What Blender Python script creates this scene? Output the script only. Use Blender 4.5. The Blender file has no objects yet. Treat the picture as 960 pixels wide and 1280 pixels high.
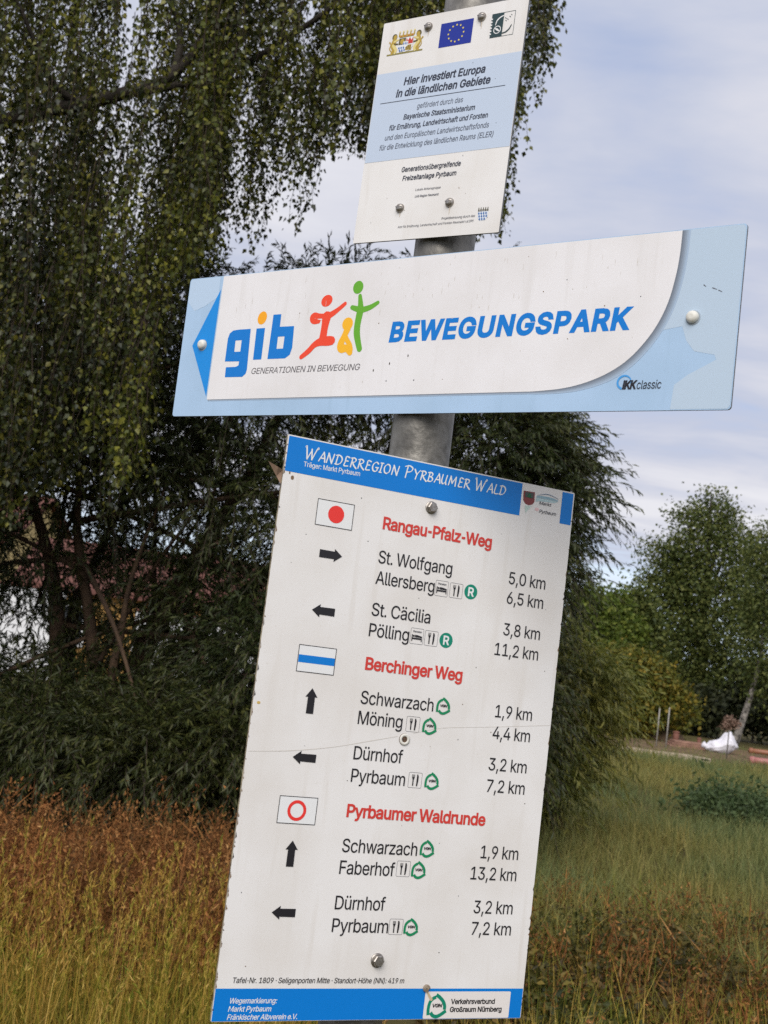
import bpy, bmesh, math, random
import numpy as np
from mathutils import Vector, Matrix
from mathutils.geometry import tessellate_polygon, delaunay_2d_cdt

S = bpy.context.scene
COL = S.collection
R = math.radians
random.seed(7)
rng = np.random.default_rng(11)

# ------------------------------------------------------------------ camera
PITCH, ROLL, FPX, EYE = 0.1143374, 0.1239312, 1600.0, 1.6
_U0 = Vector((0, -math.sin(PITCH), math.cos(PITCH)))
_X = Vector((1, 0, 0))
CAM_R = math.cos(ROLL) * _X + math.sin(ROLL) * _U0
CAM_U = math.cos(ROLL) * _U0 - math.sin(ROLL) * _X
CAM_D = Vector((0, math.cos(PITCH), math.sin(PITCH)))
cd = bpy.data.cameras.new('camera')
cam = bpy.data.objects.new('camera', cd)
COL.objects.link(cam)
m = Matrix((CAM_R, CAM_U, -CAM_D)).transposed().to_4x4()
m.translation = (0, 0, EYE)
cam.matrix_world = m
cd.sensor_fit = 'VERTICAL'
cd.sensor_height = 36
cd.sensor_width = 27
cd.lens = 45
cd.clip_start = 0.05
cd.clip_end = 2000
cd.dof.use_dof = True
cd.dof.focus_distance = 1.62
cd.dof.aperture_fstop = 18
S.camera = cam

# ------------------------------------------------------------------ sky and sun
SKY_A, SKY_B, SKY_C, SKY_D = (2.2, 2.5, 3.4), (2.75, 2.95, 3.6), (3.4, 3.45, 3.85), (3.95, 3.95, 4.2)   # cloud tones
SUN_EL, SUN_AZ = 40, 12          # the sun stands behind the camera, a little to its left
w = bpy.data.worlds.new('World')
S.world = w
w.use_nodes = True
nt = w.node_tree
nt.nodes.clear()
def N(tree, t, **kw):
    n = tree.nodes.new(t)
    for k, v in kw.items():
        setattr(n, k, v)
    return n
def mathn(tree, op, a, b=None, clamp=False):
    n = N(tree, 'ShaderNodeMath', operation=op, use_clamp=clamp)
    for i, v in enumerate((a, b)):
        if v is None:
            continue
        if isinstance(v, (int, float)):
            n.inputs[i].default_value = v
        else:
            tree.links.new(v, n.inputs[i])
    return n.outputs[0]
def ramp(tree, fac, stops, interp='LINEAR'):
    n = N(tree, 'ShaderNodeValToRGB')
    n.color_ramp.interpolation = interp
    e = n.color_ramp.elements
    while len(e) < len(stops):
        e.new(0.5)
    for el, (p, c) in zip(e, stops):
        el.position = p
        el.color = (*c, 1)
    tree.links.new(fac, n.inputs[0])
    return n.outputs[0]
out = N(nt, 'ShaderNodeOutputWorld')
bg = N(nt, 'ShaderNodeBackground')
bg.inputs[1].default_value = 0.1
sky = N(nt, 'ShaderNodeTexSky', sky_type='NISHITA')
sky.sun_disc = False
sky.sun_elevation = R(SUN_EL)
sky.sun_rotation = R(180 + SUN_AZ)
tc = N(nt, 'ShaderNodeTexCoord')
sep = N(nt, 'ShaderNodeSeparateXYZ')
nt.links.new(tc.outputs['Generated'], sep.inputs[0])
zc = mathn(nt, 'MAXIMUM', sep.outputs[2], 0.03)
cmb = N(nt, 'ShaderNodeCombineXYZ')
nt.links.new(mathn(nt, 'DIVIDE', sep.outputs[0], mathn(nt, 'ADD', zc, 0.08)), cmb.inputs[0])
nt.links.new(mathn(nt, 'DIVIDE', sep.outputs[1], mathn(nt, 'ADD', zc, 0.08)), cmb.inputs[1])
def cloud(scale, detail, rough, off, sx=1.0, sy=1.0):
    mp = N(nt, 'ShaderNodeMapping')
    mp.inputs['Location'].default_value = off
    mp.inputs['Scale'].default_value = (sx, sy, 1)
    nt.links.new(cmb.outputs[0], mp.inputs[0])
    n = N(nt, 'ShaderNodeTexNoise')
    n.inputs['Scale'].default_value = scale
    n.inputs['Detail'].default_value = detail
    n.inputs['Roughness'].default_value = rough
    n.inputs['Distortion'].default_value = 0.35
    nt.links.new(mp.outputs[0], n.inputs['Vector'])
    return n.outputs[0]
c1 = cloud(0.75, 5, 0.5, (3.1, 1.7, 0))
c2 = cloud(1.9, 6, 0.55, (0.4, 5.2, 0), 0.8, 1.3)
dens = mathn(nt, 'ADD', mathn(nt, 'MULTIPLY', c1, 0.62), mathn(nt, 'MULTIPLY', c2, 0.38))
# cloud brightness: grey-blue undersides to lavender white, clearer and paler near the horizon
ccol = ramp(nt, dens, [(0.36, SKY_A), (0.45, SKY_B), (0.53, SKY_C), (0.62, SKY_D)])
cover = ramp(nt, dens, [(0.28, (0.7,)*3), (0.44, (1.0,)*3)])
hz = ramp(nt, mathn(nt, 'ADD', zc, mathn(nt, 'MULTIPLY', mathn(nt, 'SUBTRACT', c2, 0.5), 0.10)), [(0.07, (1,) * 3), (0.11, (0,) * 3)])
hx = N(nt, 'ShaderNodeMix', data_type='RGBA')
nt.links.new(hz, hx.inputs['Factor'])
nt.links.new(ccol, hx.inputs[6])
hx.inputs[7].default_value = (3.9, 4.5, 5.2, 1)
ccol = hx.outputs[2]
mx = N(nt, 'ShaderNodeMix', data_type='RGBA')
nt.links.new(cover, mx.inputs['Factor'])
nt.links.new(sky.outputs[0], mx.inputs[6])
nt.links.new(ccol, mx.inputs[7])
nt.links.new(mx.outputs[2], bg.inputs[0])
nt.links.new(bg.outputs[0], out.inputs[0])

sl = bpy.data.lights.new('sun', 'SUN')
sl.energy = 1.5
sl.angle = R(48)
sl.color = (1.0, 0.965, 0.91)
so = bpy.data.objects.new('sun', sl)
COL.objects.link(so)
sd = Vector((-math.sin(R(SUN_AZ)) * math.cos(R(SUN_EL)), -math.cos(R(SUN_AZ)) * math.cos(R(SUN_EL)), math.sin(R(SUN_EL))))
so.rotation_euler = sd.to_track_quat('Z', 'Y').to_euler()
so.location = sd * 30

S.view_settings.view_transform = 'Standard'
S.view_settings.look = 'None'
S.view_settings.gamma = 1
S.view_settings.use_curve_mapping = False
S.view_settings.exposure = 1.06
S.render.engine = 'CYCLES'
S.cycles.use_denoising = False
S.cycles.max_bounces = 6
S.cycles.transparent_max_bounces = 4
S.cycles.sample_clamp_indirect = 4

# ------------------------------------------------------------------ helpers
def at(px, py, Y):
    """world point at depth Y (metres north of the camera) seen at that place of the 960x1280 photograph"""
    d = CAM_D * FPX + CAM_R * (px - 480) + CAM_U * (640 - py)
    return Vector((0, 0, EYE)) + d * (Y / d.y)
def foot(px, Y):
    """point on the ground under that column at depth Y"""
    lo, hi = 300, 2400
    for _ in range(40):
        mid = (lo + hi) / 2
        if at(px, mid, Y).z > 0:
            lo = mid
        else:
            hi = mid
    p = at(px, lo, Y)
    p.z = 0
    return p
def tag(o, label=None, cat=None, group=None, kind=None):
    for k, v in (('label', label), ('category', cat), ('group', group), ('kind', kind)):
        if v:
            o[k] = v
    return o
def empty(name, loc, label=None, cat=None, group=None):
    o = bpy.data.objects.new(name, None)
    o.empty_display_size = 0.1
    COL.objects.link(o)
    o.location = loc
    return tag(o, label, cat, group)
def link(name, me, mats, parent=None, world=False):
    """world: the mesh was made in world coordinates, its parent stands unrotated"""
    o = bpy.data.objects.new(name, me)
    COL.objects.link(o)
    for mm in (mats if isinstance(mats, (list, tuple)) else [mats]):
        me.materials.append(mm)
    if parent:
        o.parent = parent
        if world:
            o.location = -parent.location
    return o
def np_mesh(name, V, F):
    """mesh from an (n,3) array and an (m,k) index array"""
    me = bpy.data.meshes.new(name)
    V = np.ascontiguousarray(V, np.float32)
    F = np.ascontiguousarray(F, np.int32)
    k = F.shape[1]
    me.vertices.add(len(V))
    me.vertices.foreach_set('co', V.ravel())
    me.loops.add(F.size)
    me.loops.foreach_set('vertex_index', F.ravel())
    me.polygons.add(len(F))
    me.polygons.foreach_set('loop_start', np.arange(0, F.size, k, dtype=np.int32))
    me.update(calc_edges=True)
    return me
def smooth(me, on=True):
    me.polygons.foreach_set('use_smooth', [on] * len(me.polygons))
    return me
def norm(a):
    return a / (np.linalg.norm(a, axis=-1, keepdims=True) + 1e-9)
def leaves(P, axis, nrm, length, width, wide_at=0.4, fold=0.12):
    """folded two-triangle leaves; P base points, axis towards the tip"""
    axis = norm(axis)
    side = norm(np.cross(axis, nrm))
    up = np.cross(side, axis)
    L = length[:, None]
    W = width[:, None] * 0.5
    b = P
    t = P + axis * L - up * L * 0.08
    mid = P + axis * L * wide_at
    l = mid + side * W + up * L * fold
    r = mid - side * W + up * L * fold
    V = np.stack([b, r, t, l], 1).reshape(-1, 3)
    i = np.arange(len(P))[:, None] * 4
    F = np.concatenate([i + [0, 1, 2], i + [0, 2, 3]], 0)
    return V, F
class Tubes:
    """tapered tubes collected into one mesh"""
    def __init__(s):
        s.V, s.F, s.n = [], [], 0
    def add(s, pts, radii, k=8, wob=0.0, cap=True):
        pts = [Vector(p) for p in pts]
        n = len(pts)
        if isinstance(radii, (int, float)):
            radii = [radii] * n
        a = Vector((0.3, 0.9, 0.2))
        for i, p in enumerate(pts):
            d = (pts[min(i + 1, n - 1)] - pts[max(i - 1, 0)]).normalized()
            e = d.cross(a)
            if e.length < 0.05:
                e = d.cross(Vector((1, 0, 0)))
            e.normalize()
            f = d.cross(e)
            for j in range(k):
                t = 2 * math.pi * j / k
                r = radii[i] * (1 + random.uniform(-wob, wob))
                q = p + e * math.cos(t) * r + f * math.sin(t) * r
                s.V.append(q[:])
        for i in range(n - 1):
            for j in range(k):
                j2 = (j + 1) % k
                s.F.append([s.n + i * k + j, s.n + i * k + j2, s.n + (i + 1) * k + j2, s.n + (i + 1) * k + j])
        if cap:
            s.F.append([s.n + j for j in range(k)][::-1])
            s.F.append([s.n + (n - 1) * k + j for j in range(k)])
        s.n += n * k
    def mesh(s, name):
        me = bpy.data.meshes.new(name)
        me.from_pydata(s.V, [], s.F)
        me.update()
        return smooth(me)
def spline(pts, n):
    """Catmull-Rom through points, n steps a span"""
    P = [Vector(p) for p in pts]
    if len(P) < 3:
        return P
    o = []
    for i in range(len(P) - 1):
        a, b, c, d = P[max(i - 1, 0)], P[i], P[i + 1], P[min(i + 2, len(P) - 1)]
        for j in range(n):
            t = j / n
            o.append(0.5 * ((2 * b) + (c - a) * t + (2 * a - 5 * b + 4 * c - d) * t * t + (3 * b - a - 3 * c + d) * t ** 3))
    o.append(P[-1])
    return o
def box_bm(bm, x0, x1, y0, y1, z0, z1, bevel=0.0, mi=0):
    ret = bmesh.ops.create_cube(bm, size=1)
    vs = ret['verts']
    bmesh.ops.scale(bm, vec=(x1 - x0, y1 - y0, z1 - z0), verts=vs)
    bmesh.ops.translate(bm, vec=((x0 + x1) / 2, (y0 + y1) / 2, (z0 + z1) / 2), verts=vs)
    fs = {f for v in vs for f in v.link_faces}
    for f in fs:
        f.material_index = mi
    if bevel:
        es = list({e for v in vs for e in v.link_edges})
        bmesh.ops.bevel(bm, geom=es, offset=bevel, segments=2, affect='EDGES', profile=0.6)
def bm_mesh(name, bm, sm=False):
    me = bpy.data.meshes.new(name)
    bm.to_mesh(me)
    bm.free()
    if sm:
        smooth(me)
    return me
def lathe_bm(bm, prof, k=20, axis='Y', at_=(0, 0, 0), mi=0, hexa=False):
    """profile of (radius, height towards the viewer) swept round the sign's normal"""
    rings = []
    for r, h in prof:
        ring = []
        for j in range(k):
            t = 2 * math.pi * j / k
            if axis == 'Y':
                co = (at_[0] + r * math.cos(t), at_[1] - h, at_[2] + r * math.sin(t))
            else:
                co = (at_[0] + r * math.cos(t), at_[1] + r * math.sin(t), at_[2] + h)
            ring.append(bm.verts.new(co))
        rings.append(ring)
    for a, b in zip(rings, rings[1:]):
        for j in range(k):
            f = bm.faces.new((a[j], a[(j + 1) % k], b[(j + 1) % k], b[j]))
            f.material_index = mi
            f.smooth = not hexa
    f = bm.faces.new(rings[-1])
    f.material_index = mi

# ------------------------------------------------------------------ materials
def mat(name, col, rough=0.6, spec=0.3, metal=0.0, noise=None, bump=None, second=None, coords='Object'):
    """principled material; noise=(scale, amount) varies the colour towards `second`"""
    mm = bpy.data.materials.new(name)
    mm.use_nodes = True
    t = mm.node_tree
    b = t.nodes['Principled BSDF']
    b.inputs['Base Color'].default_value = (*col, 1)
    b.inputs['Roughness'].default_value = rough
    b.inputs['Specular IOR Level'].default_value = spec
    b.inputs['Metallic'].default_value = metal
    if noise or bump:
        c = N(t, 'ShaderNodeTexCoord')
    if noise:
        n = N(t, 'ShaderNodeTexNoise')
        n.inputs['Scale'].default_value = noise[0]
        n.inputs['Detail'].default_value = 6
        n.inputs['Roughness'].default_value = 0.6
        t.links.new(c.outputs[coords], n.inputs['Vector'])
        s2 = second or tuple(x * 0.6 for x in col)
        a = noise[1]
        t.links.new(ramp(t, n.outputs[0], [(0.5 - a, s2), (0.5 + a, col)]), b.inputs['Base Color'])
    if bump:
        n = N(t, 'ShaderNodeTexNoise')
        n.inputs['Scale'].default_value = bump[0]
        n.inputs['Detail'].default_value = 5
        t.links.new(c.outputs[coords], n.inputs['Vector'])
        bn = N(t, 'ShaderNodeBump')
        bn.inputs['Strength'].default_value = bump[1]
        bn.inputs['Distance'].default_value = 0.02
        t.links.new(n.outputs[0], bn.inputs['Height'])
        t.links.new(bn.outputs[0], b.inputs['Normal'])
    return mm
def leaf_mat(name, stops, rough=0.5, trans=0.3, patch=None, spec=0.25):
    """colour differs leaf by leaf (per island) and, with patch=(scale, stops, amount), from place to place"""
    mm = bpy.data.materials.new(name)
    mm.use_nodes = True
    t = mm.node_tree
    b = t.nodes['Principled BSDF']
    g = N(t, 'ShaderNodeNewGeometry')
    c = ramp(t, g.outputs['Random Per Island'], stops)
    if patch:
        n = N(t, 'ShaderNodeTexNoise')
        n.inputs['Scale'].default_value = patch[0]
        n.inputs['Detail'].default_value = 4
        t.links.new(g.outputs['Position'], n.inputs['Vector'])
        c2 = ramp(t, g.outputs['Random Per Island'], patch[1])
        f = ramp(t, n.outputs[0], [(0.5 - patch[2], (0,) * 3), (0.5 + patch[2], (1,) * 3)])
        x = N(t, 'ShaderNodeMix', data_type='RGBA')
        t.links.new(f, x.inputs['Factor'])
        t.links.new(c, x.inputs[6])
        t.links.new(c2, x.inputs[7])
        c = x.outputs[2]
    t.links.new(c, b.inputs['Base Color'])
    b.inputs['Roughness'].default_value = rough
    b.inputs['Specular IOR Level'].default_value = spec
    tr = N(t, 'ShaderNodeBsdfTranslucent')
    t.links.new(c, tr.inputs[0])
    x = N(t, 'ShaderNodeMixShader')
    x.inputs[0].default_value = trans
    t.links.new(b.outputs[0], x.inputs[1])
    t.links.new(tr.outputs[0], x.inputs[2])
    t.links.new(x.outputs[0], t.nodes['Material Output'].inputs[0])
    return mm
M_bark_birch = mat('birch_bark', (0.30, 0.27, 0.24), 0.85, 0.1, noise=(9, 0.12), second=(0.05, 0.045, 0.04), bump=(30, 0.5))
M_bark_grey = mat('grey_bark', (0.12, 0.10, 0.08), 0.9, 0.1, noise=(7, 0.18), second=(0.05, 0.042, 0.035), bump=(25, 0.6))
M_bark_dark = mat('dark_bark', (0.065, 0.055, 0.045), 0.9, 0.1, noise=(7, 0.18), second=(0.028, 0.024, 0.02), bump=(25, 0.6))
M_bark_willow = mat('willow_bark', (0.11, 0.07, 0.042), 0.9, 0.1, noise=(8, 0.2), second=(0.06, 0.04, 0.03), bump=(22, 0.7))
M_twig = mat('twig_bark', (0.06, 0.045, 0.035), 0.8, 0.1)
M_birch_leaf = leaf_mat('birch_leaf', [(0, (0.008, 0.012, 0.003)), (0.55, (0.022, 0.029, 0.006)), (0.85, (0.068, 0.074, 0.013)), (1, (0.17, 0.15, 0.024))], 0.42, 0.3,
                        (0.9, [(0, (0.028, 0.037, 0.007)), (0.55, (0.090, 0.105, 0.015)), (1, (0.23, 0.215, 0.03))], 0.07), 0.35)
M_willow_leaf = leaf_mat('willow_leaf', [(0, (0.014, 0.022, 0.006)), (0.6, (0.031, 0.044, 0.012)), (1, (0.072, 0.084, 0.026))], 0.42, 0.24,
                         (0.7, [(0, (0.024, 0.032, 0.008)), (0.7, (0.050, 0.058, 0.014)), (1, (0.10, 0.10, 0.028))], 0.12), 0.3)
M_far_leaf = leaf_mat('far_leaf', [(0, (0.042, 0.062, 0.016)), (0.6, (0.095, 0.118, 0.028)), (1, (0.19, 0.20, 0.055))], 0.5, 0.35)
M_fresh_leaf = leaf_mat('fresh_leaf', [(0, (0.055, 0.085, 0.012)), (0.6, (0.105, 0.145, 0.020)), (1, (0.18, 0.20, 0.035))], 0.55, 0.35)
M_yellow_leaf = leaf_mat('yellowing_leaf', [(0, (0.060, 0.070, 0.010)), (0.6, (0.13, 0.13, 0.017)), (1, (0.27, 0.19, 0.028))], 0.55, 0.3)
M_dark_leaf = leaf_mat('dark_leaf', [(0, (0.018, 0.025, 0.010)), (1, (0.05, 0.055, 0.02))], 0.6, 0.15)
M_grass = leaf_mat('grass_blade', [(0, (0.13, 0.165, 0.016)), (0.35, (0.27, 0.255, 0.028)), (0.75, (0.48, 0.35, 0.06)), (1, (0.66, 0.47, 0.14))], 0.6, 0.3,
                   (1.2, [(0, (0.22, 0.18, 0.025)), (0.6, (0.46, 0.27, 0.05)), (1, (0.64, 0.39, 0.10))], 0.12))
M_low_grass = leaf_mat('low_grass_blade', [(0, (0.085, 0.12, 0.012)), (0.6, (0.165, 0.20, 0.020)), (1, (0.28, 0.27, 0.04))], 0.6, 0.3,
                   (1.6, [(0, (0.15, 0.11, 0.020)), (0.6, (0.26, 0.20, 0.032)), (1, (0.40, 0.28, 0.06))], 0.12))
M_dry = leaf_mat('dry_stalk', [(0, (0.12, 0.046, 0.014)), (0.5, (0.27, 0.10, 0.030)), (0.85, (0.42, 0.18, 0.054)), (1, (0.55, 0.31, 0.12))], 0.75, 0.28,
                 (1.5, [(0, (0.06, 0.035, 0.012)), (0.6, (0.19, 0.082, 0.025)), (1, (0.36, 0.18, 0.055))], 0.10))
M_meadow = leaf_mat('meadow_blade', [(0, (0.14, 0.135, 0.036)), (0.6, (0.225, 0.205, 0.056)), (1, (0.34, 0.265, 0.085))], 0.65, 0.25,
                    (0.28, [(0, (0.080, 0.118, 0.042)), (0.6, (0.13, 0.17, 0.064)), (1, (0.20, 0.22, 0.085))], 0.10))
M_weed = leaf_mat('weed_leaf', [(0, (0.022, 0.030, 0.008)), (0.55, (0.060, 0.070, 0.013)), (0.85, (0.11, 0.105, 0.020)), (1, (0.22, 0.16, 0.035))], 0.55, 0.28,
                  (1.3, [(0, (0.035, 0.022, 0.010)), (0.6, (0.11, 0.065, 0.020)), (1, (0.26, 0.14, 0.035))], 0.12))

# ------------------------------------------------------------------ ground
def hills(x, y):
    return 0.05 * np.sin(x * 0.9 + 1.3) * np.cos(y * 0.7) + 0.03 * np.sin(x * 2.3) * np.sin(y * 1.9 + 0.4)
gx = np.concatenate([-np.geomspace(700, 22, 14), np.linspace(-20, 20, 81), np.geomspace(22, 700, 14)])
gy = np.concatenate([[-300, -80, -20], np.linspace(-6, 50, 113), np.geomspace(54, 900, 16)])
X, Yg = np.meshgrid(gx, gy)
near = np.clip(1 - np.hypot(X, Yg - 15) / 60, 0, 1)
Zg = hills(X, Yg) * near - 0.02
V = np.stack([X, Yg, Zg], -1).reshape(-1, 3)
nx, ny = len(gx), len(gy)
ii = (np.arange(ny - 1)[:, None] * nx + np.arange(nx - 1)[None, :]).reshape(-1, 1)
ground_me = smooth(np_mesh('ground', V, ii + [0, 1, nx + 1, nx]))
M_ground = mat('ground_soil', (0.115, 0.105, 0.040), 0.95, 0.05, noise=(1.6, 0.16), second=(0.065, 0.048, 0.024), bump=(14, 0.8))
tag(link('ground', ground_me, M_ground), kind='structure')

# bare strip of turned earth at the far side of the meadow
def strip(name, pts, material, z):
    me = bpy.data.meshes.new(name)
    me.from_pydata([(p[0], p[1], z) for p in pts], [], [list(range(len(pts)))])
    return tag(link(name, me, material), kind='structure')
M_earth = mat('bare_earth', (0.20, 0.135, 0.085), 0.95, 0.05, noise=(2.2, 0.2), second=(0.085, 0.06, 0.038), bump=(10, 0.9))
e0 = [foot(700, 33), foot(800, 33.4), foot(900, 32.6), foot(1040, 33)]
e1 = [foot(1060, 45), foot(900, 46.5), foot(820, 46), foot(700, 45)]
strip('earth_path', e0 + e1, M_earth, 0.012)

# ------------------------------------------------------------------ houses behind the trees
M_roof = mat('roof_tiles', (0.15, 0.065, 0.05), 0.85, 0.15, noise=(3, 0.2), second=(0.13, 0.06, 0.05), bump=(18, 0.8))
M_ochre = mat('ochre_render', (0.46, 0.27, 0.09), 0.9, 0.1, noise=(1.2, 0.25), second=(0.38, 0.22, 0.075))
M_cream = mat('cream_render', (0.72, 0.56, 0.26), 0.9, 0.1, noise=(1.2, 0.25), second=(0.62, 0.47, 0.22))
M_white = mat('white_render', (0.74, 0.74, 0.75), 0.9, 0.1, noise=(1.5, 0.25), second=(0.62, 0.62, 0.63), bump=(8, 0.3))
M_glass = mat('window_glass', (0.03, 0.035, 0.04), 0.08, 0.6)
M_frame = mat('white_frame', (0.7, 0.7, 0.7), 0.5)
def house(name, c, wx, wy, h, rise, rot, wallm, label, over=0.4):
    root = empty(name, (c.x, c.y, 0), label, 'house')
    root.rotation_euler.z = rot
    bm = bmesh.new()
    box_bm(bm, -wx / 2, wx / 2, -wy / 2, wy / 2, -0.1, h)
    for sx in (-1, 1):                      # gable ends
        v = [bm.verts.new((sx * (wx / 2 - 0.003), y, z)) for y, z in ((-wy / 2, h), (wy / 2, h), (0, h + rise))]
        bm.faces.new(v if sx > 0 else v[::-1])
    link('wall', bm_mesh('wall', bm), wallm, root)
    bm = bmesh.new()
    th = 0.14
    for s in (-1, 1):
        k = (wy / 2 + over) / (wy / 2)
        a = (s * wy / 2 * k, h + rise - rise * k)
        vs = []
        for x in (-wx / 2 - over, wx / 2 + over):
            vs.append([bm.verts.new((x, p[0], p[1])) for p in ((a[0], a[1]), (0.0, h + rise + 0.01), (0.0, h + rise + th), (a[0], a[1] + th))])
        for j in range(4):
            bm.faces.new((vs[0][j], vs[0][(j + 1) % 4], vs[1][(j + 1) % 4], vs[1][j]))
        bm.faces.new(vs[0][::-1]); bm.faces.new(vs[1])
    bmesh.ops.recalc_face_normals(bm, faces=bm.faces)
    rf = link('roof', bm_mesh('roof', bm), M_roof, root)
    bm = bmesh.new()
    box_bm(bm, wx * 0.2, wx * 0.2 + 0.6, -0.3, 0.3, h + rise - 0.35, h + rise + 0.8)
    link('chimney', bm_mesh('chimney', bm), M_roof, rf)
    for x in np.arange(-wx / 2 + 1.2, wx / 2 - 0.8, 2.6):
        bm = bmesh.new()
        for z in ((0.9, h - 0.5),):
            box_bm(bm, x - 0.62, x + 0.62, -wy / 2 - 0.05, -wy / 2 + 0.02, z[0], z[1])
        wn = link('window', bm_mesh('window', bm), M_frame, root)
        bm = bmesh.new()
        box_bm(bm, x - 0.52, x + 0.52, -wy / 2 - 0.06, -wy / 2 - 0.045, 1.0, h - 0.6)
        link('pane', bm_mesh('pane', bm), M_glass, wn)
    return root
c = foot(172, 40)
house('house', c, 6.4, 6.0, 2.6, 1.35, R(4), M_ochre, 'ochre rendered house with a red tiled roof, half hidden behind the dark willow')
c = foot(-60, 52)
house('house', c, 6.0, 7.0, 4.3, 2.0, R(-8), M_cream, 'pale cream house wall glimpsed at the left edge beyond the ochre house')
def garden_wall(px0, px1, Y, h, label):
    a, b = foot(px0, Y), foot(px1, Y)
    bm = bmesh.new()
    box_bm(bm, a.x, b.x, -0.1, 0.1, 0, h, 0.01)
    root = empty('garden_wall', (0, (a.y + b.y) / 2, 0), label, 'wall')
    link('wall', bm_mesh('wall', bm), M_white, root)
    bm = bmesh.new()
    box_bm(bm, a.x - 0.04, b.x + 0.04, -0.15, 0.15, h, h + 0.07, 0.01)
    link('coping', bm_mesh('coping', bm), M_roof, root)
garden_wall(-160, 66, 34, 2.35, 'white garden wall behind the willow at the left edge of the photo')
garden_wall(158, 330, 35, 2.1, 'shorter white garden wall behind the willow, right of the ochre house wall')

# ------------------------------------------------------------------ far trees at the edge of the meadow
def lobe_leaves(lobes, n, size, aspect=0.75, up=0.2, shell=0.55, clump=9, jit=0.28):
    """leaf clumps spread through ellipsoids; lobes: (centre, (rx, ry, rz), weight)"""
    wts = np.array([l[2] for l in lobes], float)
    wts /= wts.sum()
    k = rng.choice(len(lobes), n // clump, p=wts)
    C = np.array([l[0][:] for l in lobes])[k]
    A = np.array([l[1] for l in lobes])[k]
    d = norm(rng.normal(size=(len(k), 3)))
    r = shell + (1 - shell) * rng.random(len(k)) ** 0.7
    r *= 1 + rng.normal(size=len(k)) * 0.07
    P = C + d * A * r[:, None]
    P = np.repeat(P, clump, 0)
    D = np.repeat(d, clump, 0)
    off = rng.normal(size=P.shape) * jit * np.array([1, 1, 0.7])
    P = P + off
    ax = D * 0.5 + rng.normal(size=P.shape) * 0.7 + [0, 0, -0.35]
    nr = D + rng.normal(size=P.shape) * 0.6 + [0, 0, up]
    L = size * rng.uniform(0.6, 1.3, len(P))
    return leaves(P, ax, nr, L, L * aspect)
def far_tree(name, label, px, Y, lobes, n, size, leafm, barkm, r0, cat='tree', group=None, lean=0.0, aspect=0.75, shell=0.5, jit=0.28, limbs=True):
    """lobes: (px, py, radius px, weight) seen at depth Y"""
    b = foot(px, Y)
    root = empty(name, b, label, cat, group)
    s = Y / FPX
    L = []
    for (lx, ly, rr, *wt) in lobes:
        p = at(lx, ly, Y + random.uniform(-0.25, 0.25) * rr * s)
        L.append((p, (rr * s, rr * s * 0.9, rr * s * 0.95), (wt[0] if wt else 1) * rr * rr))
    V, F = lobe_leaves(L, n, size, aspect, shell=shell, jit=jit)
    link('crown', np_mesh('crown', V, F), leafm, root, True)
    tb = Tubes()
    top = max(L, key=lambda l: l[0].z)[0]
    mid = (b + top) / 2 + Vector((lean * 0.4, 0, 0))
    tb.add(spline([b - Vector((0, 0, 0.1)), b + (mid - b) * 0.5 + Vector((lean * 0.1, 0, 0)), mid, top], 4),
           [r0 * (1.25 if i == 0 else 1 - i / 13.5) for i in range(13)], 8, 0.06)
    if limbs:
        for (p, rad, _) in L:
            t = random.uniform(0.25, 0.6)
            q = b.lerp(top, t) if p.z > b.lerp(top, t).z else b.lerp(top, 0.2)
            tb.add(spline([q, q.lerp(p, 0.5) + Vector((0, 0, 0.1 * rad[0])), p], 3), [r0 * x for x in (0.45, 0.38, 0.32, 0.26, 0.2, 0.14, 0.08)], 6, 0.08)
    link('trunk', tb.mesh('trunk'), barkm, root, True)
    return root
far_tree('broadleaf_tree', 'tall dense dark green tree at the far side of the meadow, right of the signs', 872, 60,
         [(889, 648, 30), (866, 685, 36), (912, 680, 34), (842, 692, 24), (828, 735, 30), (872, 735, 40), (930, 735, 38), (845, 785, 42), (900, 795, 52), (815, 690, 15, .7), (950, 770, 30), (835, 835, 38), (880, 860, 50), (858, 645, 16, .8), (908, 640, 15, .8), (889, 618, 10, .9), (808, 720, 13, .7), (940, 700, 18, .7), (850, 730, 30)],
         42000, 0.15, M_far_leaf, M_bark_grey, 0.30, jit=0.36, shell=0.35)
far_tree('birch_tree', 'slender pale birch with leaning white trunk and wispy drooping leaves at the right edge', 917, 52,
         [(960, 690, 40, .5), (975, 740, 45, .6), (945, 760, 30, .4), (965, 800, 38, .6), (950, 840, 26, .5), (985, 850, 40, .5), (1000, 700, 50, .6)],
         16000, 0.16, M_far_leaf, M_bark_birch, 0.17, lean=1.1, shell=0.2, jit=0.5, aspect=0.55, limbs=False)
for (px, Y, lobes, lab) in (
    (738, 50, [(736, 752, 20), (742, 780, 26), (728, 800, 24), (748, 815, 22), (732, 840, 30)], 'small fresh green tree just right of the big willow, across the meadow'),
    (768, 54, [(768, 752, 13), (764, 775, 22), (778, 792, 22), (766, 815, 26)], 'small round green tree between the fresh green one and the tall dark tree'),
    (800, 56, [(797, 752, 15), (800, 775, 20), (806, 800, 24), (796, 820, 24)], 'small darker tree touching the left side of the tall dark tree')):
    far_tree('young_tree', lab, px, Y, lobes, 9000, 0.18, M_fresh_leaf if px < 790 else M_far_leaf, M_bark_grey, 0.09, group='small trees beyond the meadow', jit=0.3)
far_tree('shrub', 'wide yellowing shrub at the far edge of the meadow', 770, 45,
         [(745, 845, 28), (772, 838, 30), (800, 838, 24), (815, 850, 22), (735, 875, 30), (765, 880, 34), (800, 880, 34), (820, 885, 24), (790, 900, 22), (838, 868, 20), (848, 890, 18)], 24000, 0.15, M_yellow_leaf, M_bark_grey, 0.06, 'shrub', 'shrubs along the far meadow edge', jit=0.25)
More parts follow.
